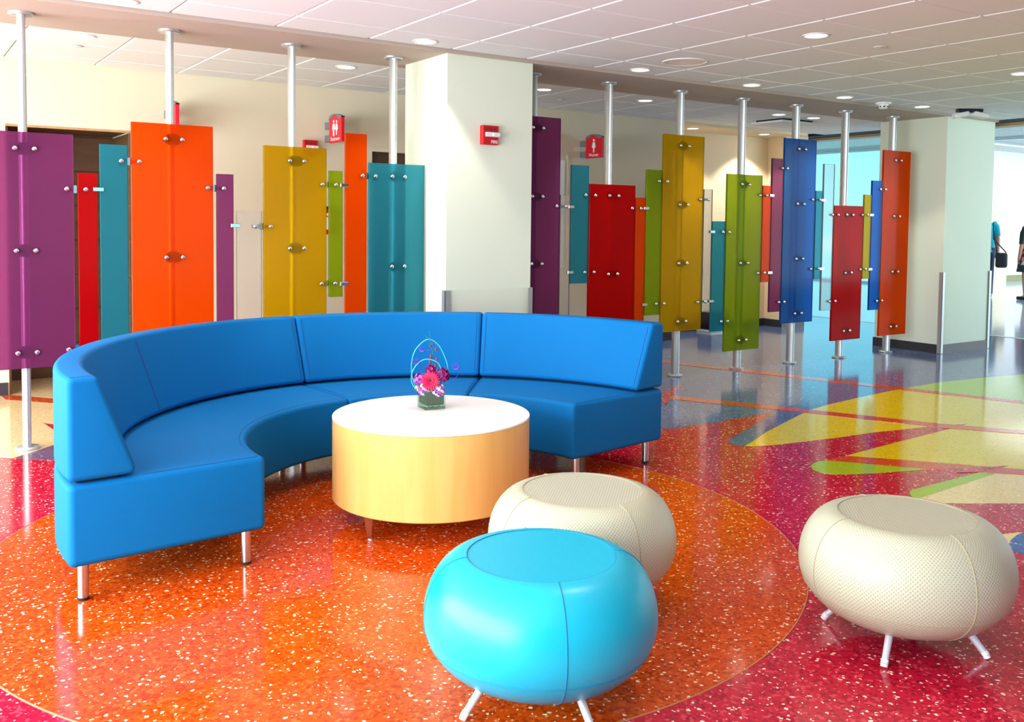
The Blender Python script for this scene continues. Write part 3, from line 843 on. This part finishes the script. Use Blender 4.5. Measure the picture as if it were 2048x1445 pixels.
# ------------------------------------------------------------------ vase and flowers
for nm, rgb, ro in (('leaf_dark', (36, 68, 42), .5), ('petal_hot', (222, 2, 78), .5), ('petal_core', (70, 8, 30), .7), ('petal_lilac', (176, 84, 190), .5), ('petal_pale', (226, 206, 232), .5),
                    ('petal_purple', (104, 8, 104), .5), ('petal_magenta', (160, 12, 110), .5), ('bud', (130, 44, 70), .5), ('bud_green', (190, 200, 110), .5), ('stem', (50, 110, 90), .5)):
    plain(nm, rgb, ro, noise=.12, nscale=150)
plain('wire_aqua', (70, 205, 200), .3, metal=.4)
plain('wire_violet', (98, 60, 214), .25, metal=.5)
plain('stone', (205, 215, 205), .2)
VC = Vector((2.205, 3.958, TZT)); VA = radians(-8)
vase = thing('glass_vase', 'square clear glass vase lined with dark green leaves', 'vase', VC, VA)
S, HH, T = .053, .098, .004
gl = []
for x0, x1, y0, y1 in ((-S, S, -S, -S+T), (-S, S, S-T, S), (-S, -S+T, -S+T, S-T), (S-T, S, -S+T, S-T)):
    gl.append(box(x0, x1, y0, y1, .001, HH))
gl.append(box(-S+T, S-T, -S+T, S-T, .001, .012))
obj('glass', gl, 'vase_glass', vase)
obj('leaf_lining', [bevbox(-S+T+.001, S-T-.001, -S+T+.001, S-T-.001, .020, HH-.012, .006, 2)], 'leaf_dark', vase)
obj('pebbles', [blob((random.uniform(-.04, .04), random.uniform(-.04, .04), .0165), .006, 8, 5) for _ in range(26)], 'stone', vase)
RGT = Vector((.829, -.559, 0)); TOW = Vector((-.559, -.829, 0)); ZUP = Vector((0, 0, 1))


def fp(r, z, t=0):
    """point of the arrangement: r to the viewer's right of the vase axis, z above the table, t towards the viewer"""
    return VC+RGT*r+TOW*t+ZUP*z


def petal_ring(c, axis, n, length, width, tilt, start=.008, cup=.0, off=0):
    axis = axis.normalized(); x = axis.orthogonal().normalized(); y = axis.cross(x); v = []; f = []
    for i in range(n):
        a = 2*pi*(i+off)/n; d = (x*cos(a)+y*sin(a)); s = axis.cross(d)
        rows = []
        for k, wv in ((0, .35), (.45, 1), (.85, .8), (1, .15)):
            ln = start+length*k
            p = c+d*(ln*cos(tilt))+axis*(ln*sin(tilt)-cup*k*k)
            rows.append((p-s*(width*wv/2), p+axis*(-.0012*wv), p+s*(width*wv/2)))
        b = len(v)
        for r_ in rows:
            v += [tuple(q) for q in r_]
        for k in range(3):
            for j in range(2):
                f.append((b+k*3+j, b+k*3+j+1, b+k*3+j+4, b+k*3+j+3))
    return v, f


def cluster(name, label, c, r, n, mats, cat='flower', fl=.011):
    t = thing(name, label, cat, c)
    loc = Vector((0, 0, 0)); gr = {m: [] for m in mats}
    for i in range(n):
        z = 1-1.7*(i+.5)/n; a = i*2.399
        d = Vector((cos(a)*math.sqrt(max(0, 1-z*z)), sin(a)*math.sqrt(max(0, 1-z*z)), z))
        j = Vector((random.uniform(-.25, .25), random.uniform(-.25, .25), random.uniform(-.25, .25)))
        gr[mats[i % len(mats)] if random.random() < .7 else random.choice(mats)].append(petal_ring(d*r*random.uniform(.9, 1.12), d+j, 5, fl, fl*.9, radians(random.uniform(8, 42)), .001, .001, random.random()))
    obj('core', blob((0, 0, 0), r*.93, 10, 7), 'leaf_dark', t, 60)
    obj('stem', rod((0, 0, -r*.8), (VC.x-c.x, VC.y-c.y, TZT+.03-c.z), .003, n=6), 'stem', t)
    for m in mats:
        obj('florets', gr[m], m, t)
    return t


gc = fp(-.002, .140, .052)
g = thing('gerbera', 'hot pink gerbera daisy at the front of the vase', 'flower', gc)
ax = (TOW+ZUP*.35).normalized()
obj('petals', [petal_ring(Vector((0, 0, 0)), ax, 22, .040, .0105, radians(8), .007, .006), petal_ring(ax*.003, ax, 18, .032, .009, radians(16), .006, .003, .5), petal_ring(ax*.005, ax, 14, .018, .006, radians(30), .005)], 'petal_hot', g)
obj('disc', xf(blob((0, 0, 0), .011, 12, 7, .6), ax.to_track_quat('Z', 'Y').to_matrix().to_4x4() @ Matrix.Translation((0, 0, .004))), 'petal_core', g, 60)
obj('stem', tube([tuple(ax*-.003), tuple(ax*-.02+Vector((0, 0, -.02))), tuple(VC-gc+Vector((0, 0, .03)))], .0028, 6), 'stem', g)
cluster('hydrangea', 'white and lilac hydrangea head over the front left vase corner', fp(-.032, .092, .030), .030, 64, ['petal_pale', 'petal_lilac'], fl=.0075)
cluster('hydrangea', 'white and lilac hydrangea head over the right vase corner', fp(.034, .092, .028), .030, 64, ['petal_pale', 'petal_lilac'], fl=.0075)
cluster('stock_flower', 'lilac flower cluster on the left of the gerbera', fp(-.056, .140, .0), .026, 26, ['petal_lilac'])
cluster('carnation', 'deep purple ruffled flower on the right of the gerbera', fp(.052, .160, .005), .028, 40, ['petal_purple', 'petal_magenta'], fl=.014)
cluster('carnation', 'magenta ruffled flower behind the gerbera', fp(-.006, .185, -.005), .018, 20, ['petal_magenta'], fl=.012)
cluster('rose_bud', 'small pale green bloom at the left rim of the vase', fp(-.062, .098, .012), .014, 12, ['bud_green'], fl=.009)
ob = fp(.005, .165, -.01)
orc = thing('orchid_stem', 'tall orchid stem with dark pink buds rising from the bouquet', 'flower', ob)
sp = [Vector(fp(.005+q[0], q[1], -.01))-ob for q in ((0, .10), (.003, .2), (.0, .26), (-.012, .32), (-.018, .345))]
obj('stem', tube(sp, [.0028, .0025, .002, .0016, .001], 6), 'stem', orc)
for q, z, s in ((.018, .285, .011), (.02, .235, .012), (-.006, .25, .012), (.016, .205, .013), (-.010, .225, .013), (-.010, .30, .008), (.0, .31, .007)):
    p = Vector(fp(.002+q, z, -.005))-ob
    d = (RGT*q*20+ZUP).normalized()
    obj('bud', xf(blob((0, 0, 0), s*.5, 8, 6, 2.0), Matrix.Translation(p) @ d.to_track_quat('Z', 'Y').to_matrix().to_4x4()), 'bud', orc, 60)
obj('tip_leaf', [tube([tuple(sp[-2]), tuple(Vector(fp(-.034, .355, -.01))-ob)], .0012, 5), tube([tuple(sp[-1]), tuple(Vector(fp(-.012, .372, -.01))-ob)], .0012, 5)], 'stem', orc)


def smooth_pts(p, n=10):
    out = []
    for i in range(len(p)-1):
        a, b, c, d = p[max(i-1, 0)], p[i], p[i+1], p[min(i+2, len(p)-1)]
        for k in range(n):
            u = k/n
            out.append(tuple(.5*((2*b[j])+(-a[j]+c[j])*u+(2*a[j]-5*b[j]+4*c[j]-d[j])*u*u+(-a[j]+3*b[j]-3*c[j]+d[j])*u**3) for j in range(3)))
    return out+[tuple(p[-1])]


hp = [fp(r, z, -.02) for r, z in ((-.06, .07), (-.088, .12), (-.10, .19), (-.088, .265), (-.05, .315), (-.012, .332), (.03, .305), (.06, .25), (.077, .19), (.07, .12))]
tag(obj('wire_hoop', tube(smooth_pts(hp), .0026, 8), 'wire_aqua', None, 60), 'tall aqua wire hoop arching over the flowers', 'wire')
hp = [fp(r, z, .0) for r, z in ((-.05, .07), (-.09, .11), (-.098, .155), (-.08, .20), (-.045, .232), (-.008, .236), (.03, .22), (.05, .18))]
tag(obj('wire_hoop', tube(smooth_pts(hp), .0026, 8), 'wire_aqua', None, 60), 'lower aqua wire loop around the flowers', 'wire')
for q, z, r, tail, lab in ((-.072, .225, .016, (-.05, .18), 'violet wire spiral left of the orchid stem'), (.118, .205, .018, (.10, .13), 'violet wire spiral out to the right of the flowers'), (-.048, .285, .012, (-.01, .285), 'small violet wire curl near the top of the hoop')):
    pts = [fp(q+r*(1-k/40)*cos(k*.5), z+r*(1-k/40)*sin(k*.5), .012*math.sin(k*.1)) for k in range(38)]
    pts = [fp(tail[0], tail[1], 0), fp((tail[0]+q+r)/2+.008, (tail[1]+z)/2-.006, 0)]+pts
    tag(obj('wire_spiral', tube(smooth_pts(pts, 3), .0014, 6), 'wire_violet', None, 60), lab, 'wire')

# ------------------------------------------------------------------ signs and alarms


def flag_sign(u, vtop_label, word, kind):
    t = thing('restroom_sign', vtop_label, 'sign', (u, VW, 0), 0, 'red projecting washroom signs')
    ya, yb_ = -.105, -.385
    z0, z1 = 2.105, 2.325
    # board with an arched head, in the YZ plane
    n = 10
    poly = [(ya, z0), (ya, z1)]+[(ya+(yb_-ya)*i/n, z1+.035*sin(pi*(.15+.85*i/n))) for i in range(1, n)]+[(yb_, z1+.006), (yb_, z0)]
    R = Matrix(((0, 0, 1, 0), (1, 0, 0, 0), (0, 1, 0, 0), (0, 0, 0, 1)))   # (y,z,x) -> x,y,z
    obj('board', xf(prism(poly, -.014, .014), R), 'sign_red', t)
    cap = [(p[0], p[1]) for p in poly[1:-1]]
    capoly = cap+[(p[0], p[1]-.020-.012*sin(i)) for i, p in list(enumerate(cap))[::-1]]
    obj('cap', xf(prism([(a, b+.004) for a, b in capoly], -.018, .018), R), 'sign_grey', t)
    for zz in (2.27, 2.15):
        obj('bracket', box(-.012, .012, -.12, 0, zz-.032, zz+.032), 'sign_grey', t)

    def figure(yc, zc, s, dress):
        ps = [xf(lathe([(0, -.016), (.016, -.016), (.016, -.0142), (0, -.0142)], 14), Matrix.Identity(4))]
        hd = [xf(prism([(yc+.0135*s*cos(2*pi*i/14), zc+.055*s+.0135*s*sin(2*pi*i/14)) for i in range(14)], -.0155, -.0142), R)]
        if dress:
            bd = [(-.016, .036), (.016, .036), (.030, -.012), (.022, -.014), (.016, .008), (.022, -.022), (.010, -.022), (.009, -.065), (.001, -.065), (.001, -.022), (-.001, -.022), (-.001, -.065), (-.009, -.065), (-.010, -.022), (-.022, -.022), (-.016, .008), (-.022, -.014), (-.030, -.012)]
        else:
            bd = [(-.020, .036), (.020, .036), (.028, -.010), (.020, -.012), (.014, .012), (.013, -.065), (.002, -.065), (0, -.020), (-.002, -.065), (-.013, -.065), (-.014, .012), (-.020, -.012), (-.028, -.010)]
        return hd+[xf(prism([(yc+a*s, zc+b*s) for a, b in bd], -.0155, -.0142), R)]
    ym = (ya+yb_)/2
    figs = figure(ym, 2.235, 1.1, True) if kind == 'w' else figure(ym+.035, 2.235, 1.1, False)+figure(ym-.030, 2.235, 1.0, True)
    obj('pictogram', figs, 'sign_white', t)
    M = Matrix(((0, 0, -1, -.0148), (-1, 0, 0, ym), (0, 1, 0, 2.137), (0, 0, 0, 1)))
    text_mesh('lettering', word, .050, 'sign_white', t, M)


flag_sign(3.459, 'red hanging restroom sign with two white figures above the orange panel', 'Restroom', 'b')
flag_sign(6.463, 'red hanging sign with one white figure above the narrow teal panel', 'Women', 'w')
flag_sign(2.018, 'red hanging sign mostly hidden behind the post of the orange panel', 'Men', 'w')


def strobe(u0, u1, z0, z1, y, label):
    t = thing('fire_alarm', label, 'alarm', ((u0+u1)/2, y, (z0+z1)/2), 0, 'red fire alarm strobes')
    w, h = (u1-u0)/2, (z1-z0)/2
    obj('housing', bevbox(-w, w, -.045, 0, -h, h, .005, 2), 'alarm_red', t)
    R = Matrix(((0, 0, 1, 0), (1, 0, 0, 0), (0, 1, 0, 0), (0, 0, 0, 1)))
    obj('strobe_lens', [bevbox(-w*.72, w*.95, -.062, -.045, -h*.20, h*.28, .004, 2), bevbox(w*.1, w*.98, -.072, -.060, -h*.12, h*.20, .003, 1)], 'strobe_lens', t)
    obj('grille', [box(-w*.8+i*w*.2, -w*.74+i*w*.2, -.0462, -.045, h*.45, h*.8) for i in range(8)], 'black', t)
    text_mesh('lettering', 'FIRE', .034, 'sign_white', t, Matrix(((1, 0, 0, w*.45), (0, 0, -1, -.0458), (0, 1, 0, -h*.72), (0, 0, 0, 1))))


strobe(3.662, 3.800, 1.965, 2.105, 5.875, 'red fire alarm strobe on the white pillar')
strobe(3.228, 3.362, 1.99, 2.13, VW, 'red fire alarm strobe on the wall above the yellow panel')
t = thing('wall_plaque', 'small red plaque with a white figure seen between yellow and olive panels', 'sign', (3.50, VW, 1.39))
obj('plate', bevbox(-.075, .075, -.010, 0, -.125, .105, .003, 1), 'alarm_red', t)
obj('cap', bevbox(-.075, .075, -.013, 0, .107, .135, .003, 1), 'black', t)
obj('pictogram', [xf(prism([(.018*cos(2*pi*i/14)-.02, .06+.018*sin(2*pi*i/14)) for i in range(14)], 0, .0012), Matrix.Translation((0, -.0100, 0)) @ Matrix.Rotation(radians(90), 4, 'X')),
                  xf(prism([(-.05, .035), (.01, .035), (.02, -.03), (.005, -.03), (.0, -.08), (-.04, -.08), (-.045, -.03), (-.06, -.03)], 0, .0012), Matrix.Translation((0, -.0100, 0)) @ Matrix.Rotation(radians(90), 4, 'X'))], 'sign_white', t)

# dark low box in the alcove, seen between the clear and teal panels
t = thing('floor_box', 'low dark box on a pale plinth seen between clear and teal panels', 'box', (9.02, 8.66, 0))
obj('body', bevbox(-.16, .16, -.12, .12, .03, .26, .01, 2), 'dark_box', t)
obj('plinth', box(-.17, .17, -.13, .13, .003, .03), 'white_gloss', t)

# ------------------------------------------------------------------ ceiling fittings


def downlight(x, y, label, z=ZC, watts=14, r=.085, size=84):
    t = thing('downlight', label, 'light', (x, y, z), 0, 'recessed ceiling downlights')
    obj('trim_ring', lathe([(r*.80, -.002), (r*.86, -.007), (r, -.004), (r, 0), (r*.80, 0)], 32), 'light_trim', t, 50)
    obj('lens', lathe([(0, -.0015), (r*.80, -.0015), (r*.80, -.0005), (0, -.0005)], 32), 'lamp_lens', t)
    l = bpy.data.lights.new('downlight_lamp', 'SPOT'); l.energy = watts; l.spot_size = radians(size); l.spot_blend = .3; l.shadow_soft_size = .06; l.color = (1, .93, .82)
    lo = bpy.data.objects.new('downlight_lamp', l); C.objects.link(lo); lo.parent = t; lo.location = (0, 0, -.03)
    return t


LW = 26
downlight(1.167, 5.70, 'round ceiling downlight at the top left edge of the picture', watts=LW)
downlight(3.109, 5.70, 'round ceiling downlight just left of the white pillar', watts=LW*2)
downlight(5.054, 5.70, 'round ceiling downlight beside the round speaker grille', watts=LW)
downlight(6.37, 5.72, 'round ceiling downlight in front of the lime panel post', watts=LW)
downlight(7.66, 5.72, 'round ceiling downlight in front of the low red panel post', watts=LW)
downlight(8.862, 5.68, 'round ceiling downlight between smoke detector and emergency lamp', watts=LW)
downlight(5.031, 3.987, 'large bright ceiling downlight in the upper right ceiling', watts=LW)
downlight(7.549, 3.987, 'round ceiling downlight at the right edge of the picture', watts=LW)
downlight(1.161, 6.945, 'round ceiling downlight behind the beam at far left', watts=LW*.6, size=95)
downlight(3.118, 7.03, 'round ceiling downlight behind the beam above the restroom sign', watts=LW*.6, size=95)
downlight(5.103, 7.08, 'round ceiling downlight behind the beam right of the white pillar', watts=LW*.6, size=95)
downlight(6.351, 7.08, 'round ceiling downlight behind the beam left of the yellow panel post', watts=LW*.6, size=95)
downlight(8.30, 7.05, 'round ceiling downlight behind the lime panel post', watts=LW*.6, size=95)
downlight(8.856, 7.02, 'round ceiling downlight between the blue and red panel posts', watts=LW*.6, size=95)
downlight(8.421, 8.5, 'round alcove downlight above the clear panel', z=ZC-.035, watts=55, size=112)
downlight(9.671, 8.45, 'round alcove downlight above the narrow orange panel', z=ZC-.035, watts=55, size=112)
# two more of the same row outside the picture, over the seating
for x, y, lab in ((2.51, 3.987, 'ceiling downlight over the drum table, out of the picture'), (2.51, 2.2, 'ceiling downlight over the pebble stools, out of the picture'),
                  (0.0, 3.987, 'ceiling downlight left of the sofa, out of the picture'), (5.03, 2.2, 'ceiling downlight over the yellow floor inlay, out of the picture')):
    downlight(x, y, lab, watts=LW*.9)

t = thing('ceiling_speaker', 'large round perforated speaker grille in the ceiling', 'speaker', (5.078, 5.225, ZC))
obj('ring', lathe([(.150, -.003), (.160, -.008), (.170, -.005), (.170, 0), (.150, 0)], 48), 'white_gloss', t, 50)
obj('grille', lathe([(0, -.0045), (.150, -.003), (.150, -.001), (0, -.001)], 48), 'light_trim', t, 50)
for x, y, lab in ((5.681, 3.969, 'flat round sprinkler cover right of the large downlight'), (1.193, 7.375, 'flat round sprinkler cover behind the beam at far left'), (5.658, 7.545, 'flat round sprinkler cover behind the beam near the sixth post')):
    t = thing('sprinkler_cover', lab, 'sprinkler', (x, y, ZC), 0, 'sprinkler covers')
    obj('plate', lathe([(0, -.008), (.040, -.008), (.043, -.006), (.043, -.004), (0, -.004)], 28), 'light_trim', t, 50)
    obj('stem', lathe([(0, -.004), (.03, -.004), (.03, 0), (0, 0)], 20), 'sign_grey', t)
t = thing('smoke_detector', 'white smoke detector on the ceiling in front of the beam', 'detector', (8.30, 5.74, ZC))
obj('base', lathe([(0, -.018), (.068, -.018), (.075, -.006), (.075, 0), (0, 0)], 32), 'white_gloss', t, 50)
obj('chamber', lathe([(0, -.062), (.035, -.060), (.046, -.050), (.050, -.018), (0, -.018)], 32), 'white_gloss', t, 50)
obj('vent', [box(cos(a)*.046-.006, cos(a)*.046+.006, sin(a)*.046-.006, sin(a)*.046+.006, -.048, -.036) for a in [i*pi/4 for i in range(8)]], 'black', t)
t = thing('emergency_light', 'white twin-head emergency light under the ceiling by the right pillar', 'light', (9.42, 5.50, ZC), radians(-34))
obj('body', bevbox(-.13, .13, -.04, .04, -.035, 0, .01, 2), 'dark_box', t)
for s in (-1, 1):
    h = obj('lamp_head', xf(bevbox(-.075, .075, -.05, .05, -.028, .022, .015, 3), Matrix.Translation((s*.10, -.02, -.062)) @ Matrix.Rotation(radians(12*s), 4, 'Y')), 'white_gloss', t)
obj('joint', rod((-.03, -.02, -.06), (.03, -.02, -.06), .02, n=14), 'white_gloss', t, 40)
t = thing('air_diffuser', 'square hanging ceiling air diffuser behind the blue panel post', 'diffuser', (8.88, 7.46, ZC))
obj('neck', box(-.26, .26, -.20, .20, -.02, 0), 'black', t)
obj('plaque', bevbox(-.31, .31, -.235, .235, -.045, -.02, .006, 2), 'ceiling_tile', t)

# ------------------------------------------------------------------ people in the far hall


def skin_body(name, parent, verts, edges, radii, mat):
    me = bpy.data.meshes.new(name); me.from_pydata(verts, edges, []); me.update()
    ob = bpy.data.objects.new(name, me); C.objects.link(ob)
    sm = ob.modifiers.new('skin', 'SKIN'); sm.use_smooth_shade = True
    for i, r in enumerate(radii):
        me.skin_vertices[0].data[i].radius = r if isinstance(r, tuple) else (r, r)
    me.skin_vertices[0].data[0].use_root = True
    ss = ob.modifiers.new('sub', 'SUBSURF'); ss.levels = ss.render_levels = 2
    dg = bpy.context.evaluated_depsgraph_get(); dg.update()
    m2 = bpy.data.meshes.new_from_object(ob.evaluated_get(dg)); bpy.data.objects.remove(ob)
    m2.name = name; m2.materials.clear(); m2.materials.append(MATS[mat])
    for p in m2.polygons:
        p.use_smooth = True
    o2 = bpy.data.objects.new(name, m2); C.objects.link(o2); o2.parent = parent
    return o2


plain('skin', (196, 140, 110), .5); plain('hair_brown', (60, 42, 30), .6); plain('shirt_cyan', (0, 176, 206), .7); plain('denim', (40, 60, 96), .7)
plain('bag_black', (24, 26, 30), .5); plain('bag_white', (230, 230, 228), .5); plain('shoe', (20, 18, 18), .5)
m, tt, b = newmat('floral')
cc = tt.nodes.new('ShaderNodeTexCoord'); vv = tt.nodes.new('ShaderNodeTexVoronoi'); vv.inputs['Scale'].default_value = 14
rr = tt.nodes.new('ShaderNodeValToRGB'); rr.color_ramp.interpolation = 'CONSTANT'
rr.color_ramp.elements[0].color = lin((26, 30, 40)); rr.color_ramp.elements[1].position = .72; rr.color_ramp.elements[1].color = lin((220, 120, 120))
e_ = rr.color_ramp.elements.new(.88); e_.color = lin((210, 200, 180))
s_ = tt.nodes.new('ShaderNodeSeparateColor')
tt.links.new(cc.outputs['Object'], vv.inputs['Vector']); tt.links.new(vv.outputs['Color'], s_.inputs[0]); tt.links.new(s_.outputs[0], rr.inputs[0]); tt.links.new(rr.outputs[0], b.inputs['Base Color'])


def person(label, loc, rz, H, top, bottom, dress):
    t = thing('person', label, 'person', loc, rz)
    k = H/1.75
    V = [(0, 0, .98), (0, 0, 1.18), (0, .01, 1.36), (0, .01, 1.46), (0, .0, 1.54), (0, -.005, 1.63), (0, -.005, 1.70),
         (.17, .01, 1.42), (.22, .02, 1.16), (.23, -.02, .92), (.225, -.045, .80), (-.17, .01, 1.42), (-.22, .02, 1.16), (-.23, -.02, .92), (-.225, -.045, .80),
         (.09, 0, .92), (.10, -.01, .50), (.10, .02, .09), (.10, -.12, .035), (-.09, 0, .92), (-.10, .03, .50), (-.10, .07, .09), (-.10, -.07, .035)]
    E = [(0, 1), (1, 2), (2, 3), (3, 4), (4, 5), (5, 6), (2, 7), (7, 8), (8, 9), (9, 10), (2, 11), (11, 12), (12, 13), (13, 14), (0, 15), (15, 16), (16, 17), (17, 18), (0, 19), (19, 20), (20, 21), (21, 22)]
    R = [(.15, .10), (.125, .09), (.15, .095), .06, .05, (.075, .095), (.06, .075), .055, .043, .032, .03, .055, .043, .032, .03, .085, .055, .038, .032, .085, .055, .038, .032]
    V = [(a*k, b_*k, c*k) for a, b_, c in V]
    R = [tuple(x*k for x in r) if isinstance(r, tuple) else r*k for r in R]
    body = skin_body('body', t, V, E, R, 'skin')
    for sx in (-1, 1):     # fingers, each a tapering bent chain
        for i in range(4):
            x = sx*.225*k; y = (-.065+.016*i)*k
            L_ = (.062, .072, .068, .052)[3-i]*k
            obj('finger', tube([(x, y, .79*k), (x, y-.004, .79*k-L_*.5), (x-sx*.012, y-.006, .79*k-L_)], [.0085*k, .008*k, .006*k], 6), 'skin', t, 60)
        obj('thumb', tube([(sx*.215*k, -.07*k, .82*k), (sx*.20*k, -.095*k, .79*k), (sx*.195*k, -.10*k, .76*k)], [.01*k, .009*k, .007*k], 6), 'skin', t, 60)
    hd = (0, -.005*k, 1.655*k)
    obj('hair', [lathe([(.0, .125*k), (.05*k, .118*k), (.088*k, .08*k), (.098*k, .02*k), (.094*k, -.06*k), (.082*k, -.14*k), (.07*k, -.14*k), (.07*k, .0)], 20, (0, .018*k, 1.63*k), .85, 1.0)], 'hair_brown', t, 60)
    obj('face', [blob((sx*.03*k, -.098*k, 1.64*k), .009*k, 8, 6) for sx in (-1, 1)], 'hair_brown', t, 60)
    obj('nose', blob((0, -.105*k, 1.615*k), .013*k, 8, 6, 1.5), 'skin', t, 60)
    if dress:
        obj('dress', [lathe([(1.0, 1.45), (1.35, 1.40), (1.28, 1.2), (1.1, 1.08), (1.35, .95), (1.7, .75), (1.95, .55), (1.9, .55), (1.5, .80), (1.0, 1.1)], 28, sx=.135*k, sy=.105*k)], top, t, 60)
        sl = [tube([(s*.13*k, .01*k, 1.45*k), (s*.19*k, .015*k, 1.36*k), (s*.225*k, .02*k, 1.14*k)], [.07*k, .066*k, .054*k], 12) for s in (-1, 1)]
        obj('sleeves', sl, 'bag_black', t, 60)
    else:
        obj('shirt', [lathe([(.7, 1.49), (1.05, 1.47), (1.42, 1.38), (1.34, 1.2), (1.25, 1.02), (1.32, .90), (1.25, .90), (1.1, 1.1)], 28, sx=.135*k, sy=.105*k)], top, t, 60)
        sl = [tube([(s*.12*k, .01*k, 1.46*k), (s*.185*k, .012*k, 1.38*k), (s*.215*k, .02*k, 1.20*k)], [.075*k, .07*k, .062*k], 12) for s in (-1, 1)]
        obj('sleeves', sl, top, t, 60)
        tr = [tube([(s*.085*k, 0, .97*k), (s*.10*k, (-.01 if s > 0 else .03)*k, .5*k), (s*.10*k, (.02 if s > 0 else .07)*k, .07*k)], [.105*k, .075*k, .062*k], 12) for s in (-1, 1)]
        obj('trousers', tr+[blob((0, 0, .93*k), .15*k, 14, 8, .7)], bottom, t, 60)
    for s, y in ((1, -.03), (-1, .02)):
        obj('shoe', xf(bevbox(-.045*k, .045*k, -.15*k, .11*k, .003, .075*k, .025*k, 3), Matrix.Translation((s*.10*k, y*k, 0))), 'shoe', t, 60)
    return t


P1 = (18.39, 10.317, 0)
person('person in a cyan T-shirt walking, half hidden by the right pillar', P1, radians(125), 1.78, 'shirt_cyan', 'denim', False)
P2 = (18.30, 9.37, 0)
person('person in a dark floral dress at the right edge of the picture', P2, radians(160), 1.66, 'floral', None, True)
bp_ = Vector(P1)+RGT*.20+TOW*.30
t = thing('shoulder_bag', 'black shoulder bag hanging at the side of the cyan shirt', 'bag', (bp_.x, bp_.y, .62), radians(-34))
obj('body', xf(bevbox(-.12, .10, -.06, .06, -.02, .28, .05, 4), Matrix.Identity(4)), 'bag_black', t, 60)
obj('strap', tube([(-.10, 0, .28), (-.16, 0, .55), (-.20, 0, .88), (-.18, 0, .55), (.08, 0, .28)], .012, 8), 'bag_black', t, 60)
t = thing('paper_bag', 'white bag held behind the cyan shirted person', 'bag', tuple(Vector(P1)+RGT*.31-TOW*.10+Vector((0, 0, .80))), radians(-34))
obj('body', bevbox(-.05, .05, -.05, .05, 0, .34, .03, 3), 'bag_white', t, 60)
obj('handle', tube(smooth_pts([(-.04, 0, .33), (-.02, 0, .42), (.03, 0, .42), (.05, 0, .33)], 6), .006, 6), 'bag_white', t, 60)
